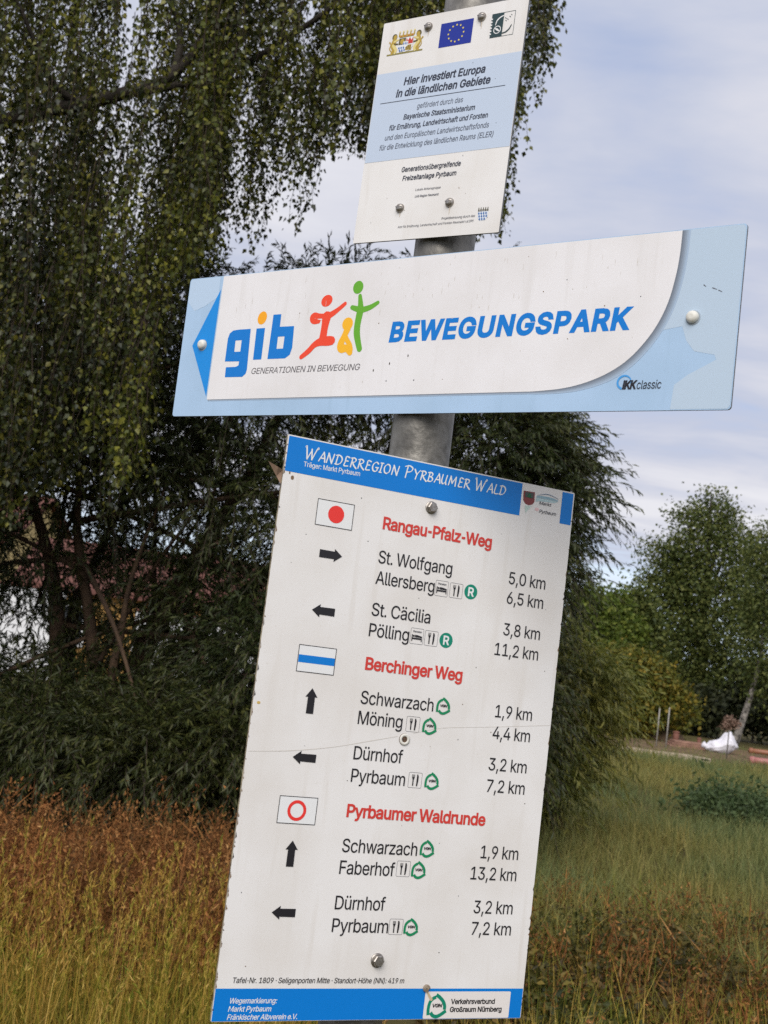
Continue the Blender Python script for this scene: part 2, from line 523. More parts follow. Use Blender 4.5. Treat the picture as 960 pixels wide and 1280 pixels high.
far_tree('shrub', 'dark shrub below the tall tree, right of the yellowing shrub', 850, 57,
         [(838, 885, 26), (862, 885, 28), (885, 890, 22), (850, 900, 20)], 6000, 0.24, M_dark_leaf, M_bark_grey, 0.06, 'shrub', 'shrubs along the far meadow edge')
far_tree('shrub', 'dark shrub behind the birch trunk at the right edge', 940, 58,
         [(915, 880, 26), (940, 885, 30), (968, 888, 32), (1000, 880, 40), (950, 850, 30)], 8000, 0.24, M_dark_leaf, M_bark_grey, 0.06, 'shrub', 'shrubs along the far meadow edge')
M_pink = leaf_mat('pink_flower', [(0, (0.14, 0.08, 0.055)), (0.6, (0.26, 0.16, 0.12)), (1, (0.34, 0.25, 0.19))], 0.7, 0.2)
far_tree('flowering_bush', 'small pinkish bush at the foot of the pale birch', 913, 50,
         [(912, 900, 5), (918, 907, 4), (908, 907, 4)], 700, 0.09, M_pink, M_bark_grey, 0.03, 'bush', shell=0.2, jit=0.08, limbs=False)
# trees that go on outside the frame, so that the edge of the meadow does not stop at it
far_tree('broadleaf_tree', 'dark tree just outside the right edge behind the birch', 1090, 62,
         [(1080, 700, 60), (1120, 760, 70), (1060, 790, 60), (1100, 840, 70)], 9000, 0.4, M_far_leaf, M_bark_grey, 0.3, jit=0.5)

# far wood that closes the horizon
P = []
for i in range(900):
    az = random.uniform(-0.75, 0.75)
    d = random.uniform(150, 190)
    P.append((math.sin(az) * d, math.cos(az) * d, random.uniform(0, 1) ** 0.7 * random.uniform(4, 8.5)))
P = np.repeat(np.array(P), 14, 0) + rng.normal(size=(900 * 14, 3)) * [1.6, 1.6, 0.8]
P[:, 2] = np.abs(P[:, 2])
ln = rng.uniform(0.8, 1.6, len(P))
V, F = leaves(P, rng.normal(size=P.shape), rng.normal(size=P.shape), ln, ln)
tag(link('far_wood', np_mesh('far_wood', V, F), M_far_leaf), kind='stuff')

# ------------------------------------------------------------------ far side of the meadow: posts, stones, sack, pipes
M_galv_far = mat('grey_post', (0.30, 0.28, 0.25), 0.6, 0.4, 0.3)
M_stone = mat('pale_stone', (0.58, 0.48, 0.38), 0.9, 0.1, noise=(4, 0.2), second=(0.33, 0.26, 0.2), bump=(20, 0.5))
def post(px, Y, h, r, m_, label, grp, name='fence_post', cat='post'):
    b = foot(px, Y)
    root = empty(name, b, label, cat, grp)
    tb = Tubes()
    tb.add([(0, 0, -0.2), (0, 0, h * 0.5), (0, 0, h)], r, 8)
    link('post', tb.mesh('post'), m_, root)
    bm = bmesh.new()
    lathe_bm(bm, [(r * 1.15, 0), (r * 1.15, 0.03), (r * 0.5, 0.05)], 8, 'Z', (0, 0, h))
    link('cap', bm_mesh('cap', bm), m_, root)
g_ = 'thin grey posts beyond the meadow'
post(820, 39.5, 1.18, 0.02, M_galv_far, 'left one of two thin grey posts standing close together in front of the yellowing shrub', g_)
post(832, 39.0, 1.2, 0.02, M_galv_far, 'right one of two thin grey posts standing close together in front of the yellowing shrub', g_)
post(908, 37.5, 0.78, 0.018, mat('dark_post', (0.12, 0.11, 0.10), 0.7), 'thin dark post standing in front of the white sack', g_)
M_redpost = mat('reddish_post', (0.16, 0.065, 0.045), 0.7)
post(844, 43, 0.42, 0.10, M_redpost, 'stubby reddish post right of the two grey posts', 'stubby reddish posts', 'marker_post')
post(873, 43, 0.3, 0.07, M_redpost, 'lower reddish post left of the white sack', 'stubby reddish posts', 'marker_post')
g_ = 'pale kerbstones lying in a row'
kl = ['first', 'second', 'third', 'fourth', 'fifth', 'last']
a, b = foot(764, 34.6), foot(888, 33.0)
for i in range(6):
    t0, t1 = (i + 0.03) / 6, (i + 0.95) / 6
    p, q = a.lerp(b, t0), a.lerp(b, t1)
    bm = bmesh.new()
    box_bm(bm, -(q - p).length / 2, (q - p).length / 2, -0.06, 0.06, 0.0, 0.15 + random.uniform(-.02, .02), 0.015)
    o = link('kerbstone', bm_mesh('kerbstone', bm), M_stone)
    o.location = (p + q) / 2 + Vector((0, random.uniform(-.06, .06), 0))
    o.rotation_euler = (random.uniform(-.1, .1), random.uniform(-.04, .04), math.atan2(q.y - p.y, q.x - p.x) + random.uniform(-.06, .06))
    tag(o, 'pale kerbstone lying at the meadow edge, %s from the left in its row of six' % kl[i], 'kerbstone', g_)
# low stack of reddish slabs
b = foot(863, 42)
root = empty('slab_stack', b, 'low stack of reddish paving slabs left of the white sack', 'slabs')
for i in range(3):
    bm = bmesh.new()
    box_bm(bm, -0.75 + i * 0.07, 0.7 + i * 0.05, -0.35, 0.35, i * 0.07, i * 0.07 + 0.066, 0.01)
    link('slab', bm_mesh('slab', bm), mat('reddish_slab', (0.33, 0.19, 0.14), 0.9, 0.1, noise=(5, 0.2)), root)
# white sack
b = foot(902, 41)
bm = bmesh.new()
bmesh.ops.create_icosphere(bm, subdivisions=4, radius=1)
for v in bm.verts:
    x, y, z = v.co
    wrinkle = 0.06 * math.sin(9 * x + 4 * z) * math.cos(7 * y + 3 * x) + 0.04 * math.sin(17 * z + 11 * y)
    s_ = 1 + wrinkle
    hgt = 0.30 + 0.22 * math.exp(-((x - 0.35) / 0.38) ** 2)
    v.co = (x * 0.5 * s_ - (0.12 if z < 0 else 0), y * 0.38 * s_, max(0.0, (z * 0.75 + 0.62) * hgt * s_))
M_sack = mat('white_sack', (0.74, 0.72, 0.76), 0.55, 0.3, noise=(3, 0.3), second=(0.6, 0.58, 0.63), bump=(6, 0.5))
root = empty('sack', b, 'crumpled white builder sack lying in the grass at the far side of the meadow', 'sack')
link('bag', bm_mesh('bag', bm, True), M_sack, root)
bm = bmesh.new()
lathe_bm(bm, [(0.10, -0.02), (0.07, 0.05), (0.11, 0.13), (0.03, 0.16)], 12, 'Z', (0, 0, 0))
o = link('neck', bm_mesh('neck', bm, True), M_sack, root)
o.location = (-0.5, 0, 0.16)
o.rotation_euler = (0, R(-65), 0)
# plastic pipes
def pipe(px0, px1, Y, r, col, label):
    a, b = foot(px0, Y), foot(px1, Y)
    root = empty('plastic_pipe', a, label, 'pipe', 'coloured pipes on the ground')
    tb = Tubes()
    tb.add([(0, 0, r), ((b.x - a.x) / 2, 0.05, r), (b.x - a.x, 0.12, r)], r, 12)
    mm = mat('pipe_plastic', col, 0.4, 0.4)
    link('tube', tb.mesh('tube'), mm, root)
    tb = Tubes()
    tb.add([(0.02, 0, r), (0.12, 0.003, r)], r * 1.2, 12)
    link('socket', tb.mesh('socket'), mm, root)
pipe(936, 1000, 44, 0.09, (0.26, 0.105, 0.055), 'orange pipe lying at the right edge, behind the white sack')
pipe(937, 1000, 36.2, 0.1, (0.36, 0.14, 0.125), 'pinkish red pipe lying in the grass at the right edge, nearer than the orange one')
# earth mound
b = foot(806, 46)
bm = bmesh.new()
bmesh.ops.create_icosphere(bm, subdivisions=4, radius=1)
for v in bm.verts:
    x, y, z = v.co
    s_ = 1 + 0.1 * math.sin(5 * x + 2 * y) + 0.06 * math.sin(11 * y + 7 * x)
    v.co = (x * 1.5 * s_, y * 1.0 * s_, max(-0.05, z * 0.5 * s_))
o = link('earth_mound', bm_mesh('earth_mound', bm, True), M_earth)
o.location = b
tag(o, 'low mound of brown earth left of the two grey posts', 'mound')

# ------------------------------------------------------------------ the weeping birch, left
def strands(tops, lens, step, leaf, sway, rest=0.0):
    """hanging twigs with leaves; returns leaf arrays and twig tubes as quads"""
    P, A, Nn, tw = [], [], [], []
    for (t, L) in zip(tops, lens):
        n = max(4, int(L / step))
        s = np.linspace(0.02, 1, n)
        ph = rng.random(2) * 6.28
        dr = rng.normal(size=2) * sway
        x = t[0] + dr[0] * L * s ** 1.5 + 0.06 * np.sin(s * 5 + ph[0])
        y = t[1] + dr[1] * L * s ** 1.5 + 0.06 * np.sin(s * 4 + ph[1])
        z = t[2] - L * s
        Q = np.stack([x, y, z], 1)
        k = rng.random(n) > rest
        m_ = k.sum()
        h = rng.normal(size=(m_, 3))
        h[:, 2] = 0
        h = norm(h)
        P.append(Q[k] + h * np.abs(rng.normal(size=(m_, 1))) * 0.036 + rng.normal(size=(m_, 3)) * [0, 0, 0.02])
        A.append(h * rng.uniform(0.25, 1.0, (m_, 1)) + [0, 0, -0.8])
        Nn.append(rng.normal(size=(m_, 3)) + [0, -0.2, 0.3])
        tw.append(Q[::max(1, n // 6)])
    P, A, Nn = map(np.concatenate, (P, A, Nn))
    ln = leaf * rng.uniform(0.5, 1.3, len(P))
    return leaves(P, A, Nn, ln, ln * 0.74, 0.36, 0.08), tw
def twig_mesh(name, tw, r0=0.004, r1=0.0015):
    V, F, n = [], [], 0
    a = np.array([[1, 0], [-0.5, 0.87], [-0.5, -0.87]])
    for Q in tw:
        m_ = len(Q)
        rr = np.linspace(r0, r1, m_)[:, None, None]
        ring = Q[:, None, :] + np.concatenate([a, np.zeros((3, 1))], 1)[None] * rr
        V.append(ring.reshape(-1, 3))
        for i in range(m_ - 1):
            for j in range(3):
                F.append((n + i * 3 + j, n + i * 3 + (j + 1) % 3, n + i * 3 + 3 + (j + 1) % 3, n + i * 3 + 3 + j))
        n += m_ * 3
    return np_mesh(name, np.concatenate(V), np.array(F))
b = foot(-330, 10.6)
b.z = 0
birch = empty('weeping_birch', b, 'big weeping birch hanging its long leafy twigs over the upper left, behind the signs', 'tree')
BOT = [(-300, 640), (0, 640), (50, 660), (110, 600), (160, 640), (200, 590), (235, 420), (262, 365), (285, 330), (310, 240), (328, 318), (345, 292), (360, 215), (385, 200), (400, 285), (412, 190), (450, 185), (500, 190), (560, 250), (600, 300), (640, 285), (655, 195), (668, 130), (690, 105), (700, 40), (720, -60)]
def bottom(px):
    for (x0, y0), (x1, y1) in zip(BOT, BOT[1:]):
        if x0 <= px < x1:
            return y0 + (y1 - y0) * (px - x0) / (x1 - x0)
    return -80
tops, lens = [], []
def strand_at(px, Y, ptop, pbot):
    a = at(px, ptop, Y)
    q = at(px, pbot, Y)
    tops.append((a.x, a.y, a.z))
    lens.append(max(0.25, a.z - q.z))
for i in range(620):
    # bundles of strands that hang together, with gaps between them
    px0 = random.uniform(-230, 700)
    Y0 = random.uniform(9.0, 12.6)
    bt = bottom(px0)
    L0 = random.uniform(150, 400) if px0 < 330 else random.uniform(110, 240)
    pb0 = bt - random.random() ** 2 * 50 if random.random() < 0.38 else bt - random.random() ** 0.8 * (bt + 260)
    if 120 < px0 < 240 and 5 < pb0 < 150 and random.random() < 0.8:
        continue
    if 290 < px0 < 450 and pb0 > 70 and random.random() < 0.4:
        continue
    if px0 < 300 and Y0 < 10.45 and pb0 > 110 and pb0 - L0 < 140 and random.random() < 0.3:
        continue
    if px0 > 620 and random.random() < 0.3:
        continue
    for k in range(random.randint(3, 9)):
        px = px0 + random.gauss(0, 8)
        pb = min(pb0 + random.gauss(0, 45), bottom(px) + 6)
        L = L0 * random.uniform(0.7, 1.2)
        strand_at(px, Y0 + random.gauss(0, 0.09), max(pb - L, -330), pb)
(V, F), tw = strands(tops, lens, 0.019, 0.047, 0.04, 0.06)
link('crown', np_mesh('crown', V, F), M_birch_leaf, birch, True)
link('twigs', twig_mesh('twigs', tw), M_twig, birch, True)
tb = Tubes()
tb.add(spline([b - Vector((0, 0, 0.2)), at(-300, 500, 10.6), at(-270, 150, 10.7), at(-230, -250, 10.8)], 5), [0.26, 0.23, 0.21, 0.2, 0.19, 0.18, 0.17, 0.16, 0.15, 0.14, 0.13, 0.12, 0.11, 0.1, 0.09, 0.08], 12, 0.04)
lead = spline([at(-285, 230, 10.65), at(-120, 190, 10.5), at(20, 148, 10.4), at(110, 128, 10.4), at(170, 112, 10.45), at(215, 95, 10.5), at(255, 45, 10.6), at(300, -40, 10.7), at(380, -150, 10.8)], 4)
tb.add(lead, [0.085 - 0.065 * i / (len(lead) - 1) for i in range(len(lead))], 10, 0.06)
for pts in ([at(150, 118, 10.42), at(280, 92, 10.3), at(400, 20, 10.2), at(520, -70, 10.2), at(640, -100, 10.3)],
            [at(215, 95, 10.5), at(225, 40, 10.9), at(190, -60, 11.2), at(160, -160, 11.4)],
            [at(-250, 0, 10.75), at(-60, -90, 10.3), at(120, -160, 10.0), at(300, -230, 9.9)],
            [at(-240, -150, 10.8), at(0, -240, 11.5), at(260, -300, 11.8), at(560, -260, 11.8)],
            [at(95, 130, 10.4), at(60, 95, 10.2), at(30, 20, 10.0), at(-20, -80, 9.8)]):
    q = spline(pts, 4)
    tb.add(q, [0.038 - 0.031 * i / (len(q) - 1) for i in range(len(q))], 8, 0.06)
link('trunk', tb.mesh('trunk'), M_bark_dark, birch, True)

def willow_twigs(lobes, n, m_):
    """arching twigs round ellipsoids: leaf feet, leaf axes, twig lines; lobes: px, py, rx px, ry px, depth, half depth, weight"""
    wt = np.array([l[6] for l in lobes])
    kk = rng.choice(len(lobes), n, p=wt / wt.sum())
    dv = norm(rng.normal(size=(n, 3)))
    rr = 0.35 + 0.65 * rng.random(n) ** 0.6
    O = np.zeros((n, 3))
    for i in range(n):
        l = lobes[kk[i]]
        O[i] = at(l[0] + dv[i, 0] * l[2] * rr[i] * 0.86, l[1] - dv[i, 2] * l[3] * rr[i] * 0.86, l[4] + dv[i, 1] * l[5] * rr[i])
    D0 = norm(dv * [0.9, 0.7, 0.55] + rng.normal(size=(n, 3)) * 0.35 + [0.12, -0.25, 0.10])
    TL = rng.uniform(0.3, 0.75, n)
    tt = np.linspace(0.06, 1, m_)[None, :, None]
    Q = O[:, None, :] + D0[:, None, :] * TL[:, None, None] * tt + np.array([0, 0, -1.0]) * (TL[:, None, None] * tt) ** 2 * rng.uniform(0.3, 0.95, (n, 1, 1))
    tan = norm(np.gradient(Q, axis=1))
    sd_ = norm(np.cross(tan, rng.normal(size=tan.shape)))
    ax = tan * 0.75 + sd_ * rng.uniform(0.25, 0.75, (n, m_, 1)) + [0, 0, -0.32]
    return Q.reshape(-1, 3), ax.reshape(-1, 3), Q
M_bush_leaf = leaf_mat('bush_leaf', [(0, (0.070, 0.095, 0.018)), (0.6, (0.145, 0.175, 0.032)), (1, (0.26, 0.26, 0.06))], 0.42, 0.3, (0.7, [(0, (0.085, 0.092, 0.017)), (1, (0.24, 0.21, 0.045))], 0.12), 0.35)
# ------------------------------------------------------------------ the willow behind the signs
b = foot(180, 11.6)
willow = empty('willow_tree', b, 'broad dark willow with several brown stems and narrow leaves, filling the middle behind the signs', 'tree')
WL = [  # px, py, rx px, ry px, depth, half depth m, weight
    (120, 560, 150, 100, 11.6, 1.1, .8), (300, 470, 130, 120, 11.8, 1.2, 1.2), (420, 425, 110, 105, 11.8, 1.1, 1.0), (555, 440, 120, 120, 11.8, 1.1, 1.0),
    (618, 560, 85, 90, 11.4, 0.9, 1.3), (683, 612, 42, 52, 11.2, 0.6, 0.5), (665, 545, 28, 36, 11.3, .5, .3), (655, 695, 45, 55, 11.3, 0.8, 0.7), (560, 700, 130, 110, 11.5, 1.2, 0.8),
    (620, 800, 40, 70, 11.2, 0.7, 0.5), (600, 890, 50, 70, 11.0, 0.7, 0.5), (560, 880, 130, 110, 11.0, 1.0, 0.7),
    (400, 640, 110, 110, 11.4, 1.1, 0.9), (270, 610, 80, 60, 11.2, .9, .3), (330, 850, 80, 100, 10.6, 0.8, 0.9), (60, 940, 110, 75, 10.2, 0.7, 1.0), (190, 950, 110, 75, 10.0, 0.7, 1.0),
    (290, 950, 80, 80, 9.9, 0.6, 0.8), (-120, 900, 120, 140, 10.6, 1.0, 0.9), (-120, 650, 140, 150, 11.4, 1.2, 0.9), (50, 690, 110, 60, 11.9, 0.9, 0.3), (110, 870, 140, 45, 11.2, .8, 0.7), (260, 760, 80, 80, 11.5, .8, .5), (40, 770, 90, 40, 11.8, .8, .14), (150, 740, 90, 60, 12.1, .8, .2), (215, 700, 80, 70, 11.9, .8, .25), (150, 830, 120, 35, 11.9, .8, .2),
    (60, 430, 160, 130, 12.6, 1.0, 1.1), (-80, 480, 130, 160, 12.6, 1.0, .8), (210, 400, 110, 90, 12.5, 0.9, .8), (190, 545, 110, 80, 12.4, .9, .6), (-140, 760, 110, 80, 11.8, 1.0, .7)]
Pq, Aq, Q = willow_twigs(WL, 12500, 26)
ln = 0.080 * rng.uniform(0.6, 1.2, len(Pq))
V, F = leaves(Pq, Aq, rng.normal(size=Pq.shape) + [0, -0.3, 0.6], ln, ln * 0.2, 0.42, 0.05)
# a few upright shoots above the crown, left of the upper sign
sh, shd = [], []
for (px, py, tx, ty) in ((408, 345, 412, 296), (432, 340, 437, 296), (440, 340, 446, 300), (386, 350, 380, 310), (360, 345, 352, 312), (455, 335, 462, 306), (330, 350, 335, 318)):
    a, q = at(px, py, 11.3), at(tx, ty, 11.2)
    for s_ in np.linspace(0, 1, 16):
        sh.append(a.lerp(q, s_)[:]); shd.append(((q - a).normalized())[:])
sh, shd = np.array(sh), np.array(shd)
ln = rng.uniform(0.06, 0.09, len(sh))
V2, F2 = leaves(sh, shd * 0.9 + norm(rng.normal(size=sh.shape)) * 0.7, rng.normal(size=sh.shape), ln, ln * 0.22)
link('crown', np_mesh('crown', np.concatenate([V, V2]), np.concatenate([F, F2 + len(V)])), M_willow_leaf, willow, True)
link('twigs', twig_mesh('twigs', list(Q[:, ::5, :]), 0.004, 0.002), M_twig, willow, True)
tb = Tubes()
stems = [[(70, 11.5), at(72, 830, 11.5), at(66, 720, 11.5), at(40, 620, 11.5), at(20, 520, 11.6)],
         [(118, 11.3), at(118, 860, 11.3), at(112, 770, 11.3), at(96, 660, 11.3), at(110, 540, 11.4), at(130, 470, 11.5)],
         [(150, 11.6), at(168, 850, 11.6), at(205, 765, 11.6), at(262, 670, 11.7), at(330, 560, 11.8), at(380, 440, 11.9)],
         [(160, 11.9), at(190, 860, 12.0), at(240, 800, 12.0), at(330, 720, 12.0), at(470, 600, 12.0), at(600, 520, 11.8)],
         [(430, 11.4), at(440, 900, 11.3), at(450, 840, 11.2), at(500, 770, 11.2), at(600, 720, 11.2), at(690, 690, 11.2)],
         [(130, 11.1), at(140, 850, 11.0), at(150, 800, 11.0), at(165, 720, 11.0), at(210, 600, 11.1)],
         [(95, 11.8), at(86, 800, 11.8), at(120, 700, 11.9), at(170, 610, 12.0), at(300, 480, 12.0)],
         [(520, 11.2), at(530, 960, 11.0), at(560, 900, 10.9), at(620, 850, 10.9)]]
for i, st in enumerate(stems):
    f0 = foot(*st[0]) - Vector((0, 0, 0.1))
    q = spline([f0] + st[1:], 4)
    r0 = (0.085, 0.065, 0.115, 0.10, 0.075, 0.045, 0.06, 0.05)[i]
    tb.add(q, [r0 * (1.2 - 1.0 * j / (len(q) - 1)) for j in range(len(q))], 9, 0.08)
for l in WL:
    a = at(l[0], l[1], l[4])
    j = random.choice(stems[:5])
    k = random.randint(1, len(j) - 2)
    q0 = j[k].lerp(j[k + 1], random.random())
    q = spline([q0, q0.lerp(a, 0.5) + Vector((0, 0, 0.15)), a], 4)
    tb.add(q, [0.03 - 0.022 * k / (len(q) - 1) for k in range(len(q))], 6, 0.08)
link('trunk', tb.mesh('trunk'), M_bark_willow, willow, True)

# a separate lighter willow bush further back, right of the lowest sign
b = foot(690, 13.6)
bush = empty('willow_bush', b, 'lighter yellowish green willow bush drooping to the meadow, just right of the lowest sign', 'bush')
WB = [(728, 855, 34, 30, 13.3, .35, .8), (690, 850, 40, 46, 13.6, .5, 1.0), (695, 905, 36, 44, 13.3, .4, .9), (685, 955, 26, 40, 13.3, .4, .6), (640, 880, 60, 80, 13.8, .5, .8), (675, 800, 28, 36, 13.9, .4, .5), (640, 970, 50, 50, 13.4, .4, .5)]
Pq, Aq, Qb = willow_twigs(WB, 1500, 18)
ln = 0.10 * rng.uniform(0.6, 1.2, len(Pq))
V, F = leaves(Pq, Aq, rng.normal(size=Pq.shape) + [0, -0.3, 0.6], ln, ln * 0.2, 0.42, 0.05)
link('crown', np_mesh('crown', V, F), M_bush_leaf, bush, True)
tb = Tubes()
for l in WB:
    a = at(l[0], l[1], l[4])
    tb.add(spline([b + Vector((random.uniform(-.1, .1), random.uniform(-.1, .1), -.1)), b.lerp(a, .5) + Vector((0, 0, .15)), a], 4), [0.04 - 0.033 * k / 8 for k in range(9)], 7, 0.08)
link('trunk', tb.mesh('trunk'), M_bark_willow, bush, True)

# dark undergrowth shrubs that stand behind the willow
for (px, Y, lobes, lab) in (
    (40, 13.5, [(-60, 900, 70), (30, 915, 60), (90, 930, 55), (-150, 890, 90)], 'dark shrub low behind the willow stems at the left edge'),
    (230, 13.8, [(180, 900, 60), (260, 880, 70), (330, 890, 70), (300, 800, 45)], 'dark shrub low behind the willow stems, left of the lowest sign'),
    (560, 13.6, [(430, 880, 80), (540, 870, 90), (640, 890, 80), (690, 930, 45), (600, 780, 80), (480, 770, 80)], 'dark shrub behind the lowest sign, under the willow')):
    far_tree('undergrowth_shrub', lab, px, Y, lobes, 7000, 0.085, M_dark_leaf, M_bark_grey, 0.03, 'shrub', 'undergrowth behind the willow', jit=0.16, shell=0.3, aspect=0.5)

# ------------------------------------------------------------------ grasses and weeds
def blades(P, H, W, lean, seg=3, curl=0.5):
    """bent tapering blades; P (n,3) feet"""
    n = len(P)
    az = rng.random(n) * 6.283
    d = np.stack([np.cos(az), np.sin(az), np.zeros(n)], 1)
    fa = rng.random(n) * 6.283
    sv = np.stack([np.cos(fa), np.sin(fa), np.zeros(n)], 1)
    b0 = rng.normal(size=(n, 1)) * lean
    b1 = np.abs(rng.normal(size=(n, 1))) * curl
    V, F = [], []
    for i in range(seg + 1):
        t = i / seg
        c = P + d * H[:, None] * (b0 * t + b1 * t * t) + np.array([0, 0, 1.0]) * H[:, None] * (t - 0.35 * b1 * t * t)
        wv = sv * (W[:, None] * 0.5 * (1 - t) ** 0.7)
        if i < seg:
            V += [c - wv, c + wv]
        else:
            V += [c]
    V = np.stack(V, 1)
    k = 2 * seg + 1
    tri = []
    for i in range(seg - 1):
        a = 2 * i
        tri += [(a, a + 1, a + 3), (a, a + 3, a + 2)]
    tri.append((2 * seg - 2, 2 * seg - 1, 2 * seg))
    F = (np.arange(n)[:, None, None] * k + np.array(tri)[None]).reshape(-1, 3)
    return V.reshape(-1, 3), F
def scatter(px0, px1, Y0, Y1, n, pw=1.0, margin=1.0):
    Y = Y0 + (Y1 - Y0) * rng.random(n) ** pw
    px = rng.uniform(px0, px1, n)
    a = CAM_R.x * (px - 480)
    X = (px - 480) / FPX * Y * 1.015 + Y * 0.012
    z = hills(X, Y) * np.clip(1 - np.hypot(X, Y - 15) / 60, 0, 1) - 0.05
    return np.stack([X, Y, z], 1)
def join(parts):
    n, Vs, Fs = 0, [], []
    for v, f in parts:
        Vs.append(v); Fs.append(f + n); n += len(v)
    return np.concatenate(Vs), np.concatenate(Fs)
def clumped(P, k, r):
    c = P[rng.integers(0, len(P), len(P) // k)]
    Q = np.repeat(c, k, 0)
    Q[:, :2] += rng.normal(size=(len(Q), 2)) * r
    return Q
# low grass and tall golden stems in front, left
P = np.concatenate([scatter(-170, 470, 4.1, 6.0, 5200), clumped(scatter(-170, 470, 4.2, 5.9, 1400), 20, 0.06)])
V, F = blades(P, 0.14 + 0.30 * rng.random(len(P)) ** 1.3, rng.uniform(0.004, 0.011, len(P)), 0.24, 4, 0.5)
tag(link('low_grass', np_mesh('low_grass', V, F), M_low_grass), kind='stuff')
P1 = clumped(scatter(-170, 470, 4.2, 5.6, 1300), 7, 0.05)
V1 = blades(P1, rng.uniform(0.28, 0.58, len(P1)), rng.uniform(0.0035, 0.009, len(P1)), 0.2, 5, 0.3)
P2 = clumped(scatter(-170, 470, 4.3, 6.2, 1000), 3, 0.10)
h2 = rng.uniform(0.40, 0.78, len(P2))
V2 = blades(P2, h2, np.full(len(P2), 0.0052), 0.18, 5, 0.18)
tips = V2[0].reshape(len(P2), 11, 3)[:, 10]
prev = V2[0].reshape(len(P2), 11, 3)[:, 8]
k = 18                                                       # feathery seed heads
sp = np.repeat(prev, k, 0) + np.repeat(tips - prev, k, 0) * rng.uniform(0.0, 1.0, (len(P2) * k, 1))
ln = rng.uniform(0.012, 0.035, len(sp))
V3 = leaves(sp, np.repeat(norm(tips - prev), k, 0) + rng.normal(size=sp.shape) * 0.28, rng.normal(size=sp.shape), ln, ln * 0.14)
V, F = join([V1, V2, V3])
tag(link('tall_grass', np_mesh('tall_grass', V, F), M_grass), kind='stuff')
# reddish brown dead weeds behind the tall grass, and a brown fringe right in front
def stalks(P, hmin, hmax, heads, twigs=5):
    n = len(P)
    H = rng.uniform(hmin, hmax, n)
    A = blades(P, H, np.full(n, 0.010), 0.16, 4, 0.15)
    pts = A[0].reshape(n, 9, 3)
    lo, hi = pts[:, 4], pts[:, 8]
    sp = np.repeat(lo, heads, 0) + np.repeat(hi - lo, heads, 0) * rng.uniform(-0.2, 1.0, (n * heads, 1))
    sp = sp + rng.normal(size=sp.shape) * [0.022, 0.022, 0.02]
    ln = rng.uniform(0.010, 0.032, len(sp))
    B = leaves(sp, rng.normal(size=sp.shape) + [0, 0, 0.9], rng.normal(size=sp.shape), ln, ln * 0.42)
    m2 = n * twigs
    bs = np.repeat(lo, twigs, 0) + np.repeat(hi - lo, twigs, 0) * rng.uniform(-0.8, 0.7, (m2, 1))
    ln = rng.uniform(0.08, 0.22, m2)
    C = leaves(bs, rng.normal(size=bs.shape) * [0.55, 0.55, 0.3] + [0, 0, 0.9], rng.normal(size=bs.shape), ln, rng.uniform(0.003, 0.009, m2), 0.3, 0.02)
    return [A, B, C]
parts = stalks(clumped(scatter(-170, 480, 5.6, 9.2, 2000), 7, 0.15), 0.18, 0.50, 30) + stalks(scatter(-170, 480, 5.6, 8.0, 420), 0.4, 0.72, 60) + stalks(clumped(scatter(-170, 480, 6.2, 8.6, 40), 7, 0.16), 0.6, 0.92, 70) + stalks(clumped(scatter(-170, 480, 4.0, 4.6, 160), 6, 0.08), 0.15, 0.38, 16) + stalks(clumped(scatter(640, 1150, 4.3, 9.5, 500), 6, 0.10), 0.12, 0.45, 18, 2)
V, F = join(parts)
tag(link('dry_weeds', np_mesh('dry_weeds', V, F), M_dry), kind='stuff')
# meadow to the right
P = np.concatenate([scatter(560, 1250, 7.5, 16, 26000), scatter(560, 1200, 14, 34, 36000, 0.8)])
hgt = rng.uniform(0.14, 0.42, len(P))
V1 = blades(P, hgt, 0.004 + 0.0005 * P[:, 1] * rng.uniform(0.6, 1.2, len(P)), 0.28, 2, 0.6)
P = scatter(560, 1250, 30, 50, 9000)
V2 = blades(P, rng.uniform(0.06, 0.22, len(P)), np.full(len(P), 0.022), 0.3, 2, 0.6)
P = scatter(-300, 620, 9, 30, 9000)
V3 = blades(P, rng.uniform(0.15, 0.4, len(P)), np.full(len(P), 0.014), 0.3, 2, 0.6)
P = np.concatenate([scatter(-1500, -170, 3.2, 16, 14000), scatter(-1500, -100, 12, 34, 6000), scatter(1150, 2300, 4, 20, 9000)])
V4 = blades(P, rng.uniform(0.15, 0.45, len(P)), rng.uniform(0.008, 0.018, len(P)), 0.3, 2, 0.6)
P = scatter(-900, 1700, 1.6, 4.4, 9000)
V5 = blades(P, rng.uniform(0.06, 0.26, len(P)), rng.uniform(0.004, 0.009, len(P)), 0.3, 2, 0.6)
V, F = join([V1, V2, V3, V4, V5])
tag(link('meadow_grass', np_mesh('meadow_grass', V, F), M_meadow), kind='stuff')
# leafy weeds and golden stalks in front, right
def ragged(n, Y1):
    P = scatter(600, 1150, 4.4, Y1, n, 1.5)
    keep = (np.sin(P[:, 0] * 3.1 + 1) + np.sin(P[:, 1] * 2.3) + np.sin(P[:, 0] * 1.3 + P[:, 1] * 1.9)) * 0.55 + 9.2 + rng.normal(size=n) * 0.9 > P[:, 1]
    return P[keep]
P = ragged(21000, 11.5)
P[:, 2] += rng.random(len(P)) ** 1.5 * np.maximum(0.12, 0.56 - 0.038 * P[:, 1]) * (0.7 + 0.5 * np.sin(P[:, 0] * 2.7) * np.sin(P[:, 1] * 2.1 + 1))
P = np.repeat(P, 6, 0) + rng.normal(size=(len(P) * 6, 3)) * [0.05, 0.05, 0.035]
ln = rng.uniform(0.018, 0.062, len(P))
V, F = leaves(P, rng.normal(size=P.shape) + [0, 0, 0.25], rng.normal(size=P.shape) + [0, -0.2, 0.9], ln, ln * rng.uniform(0.3, 0.65, len(P)))
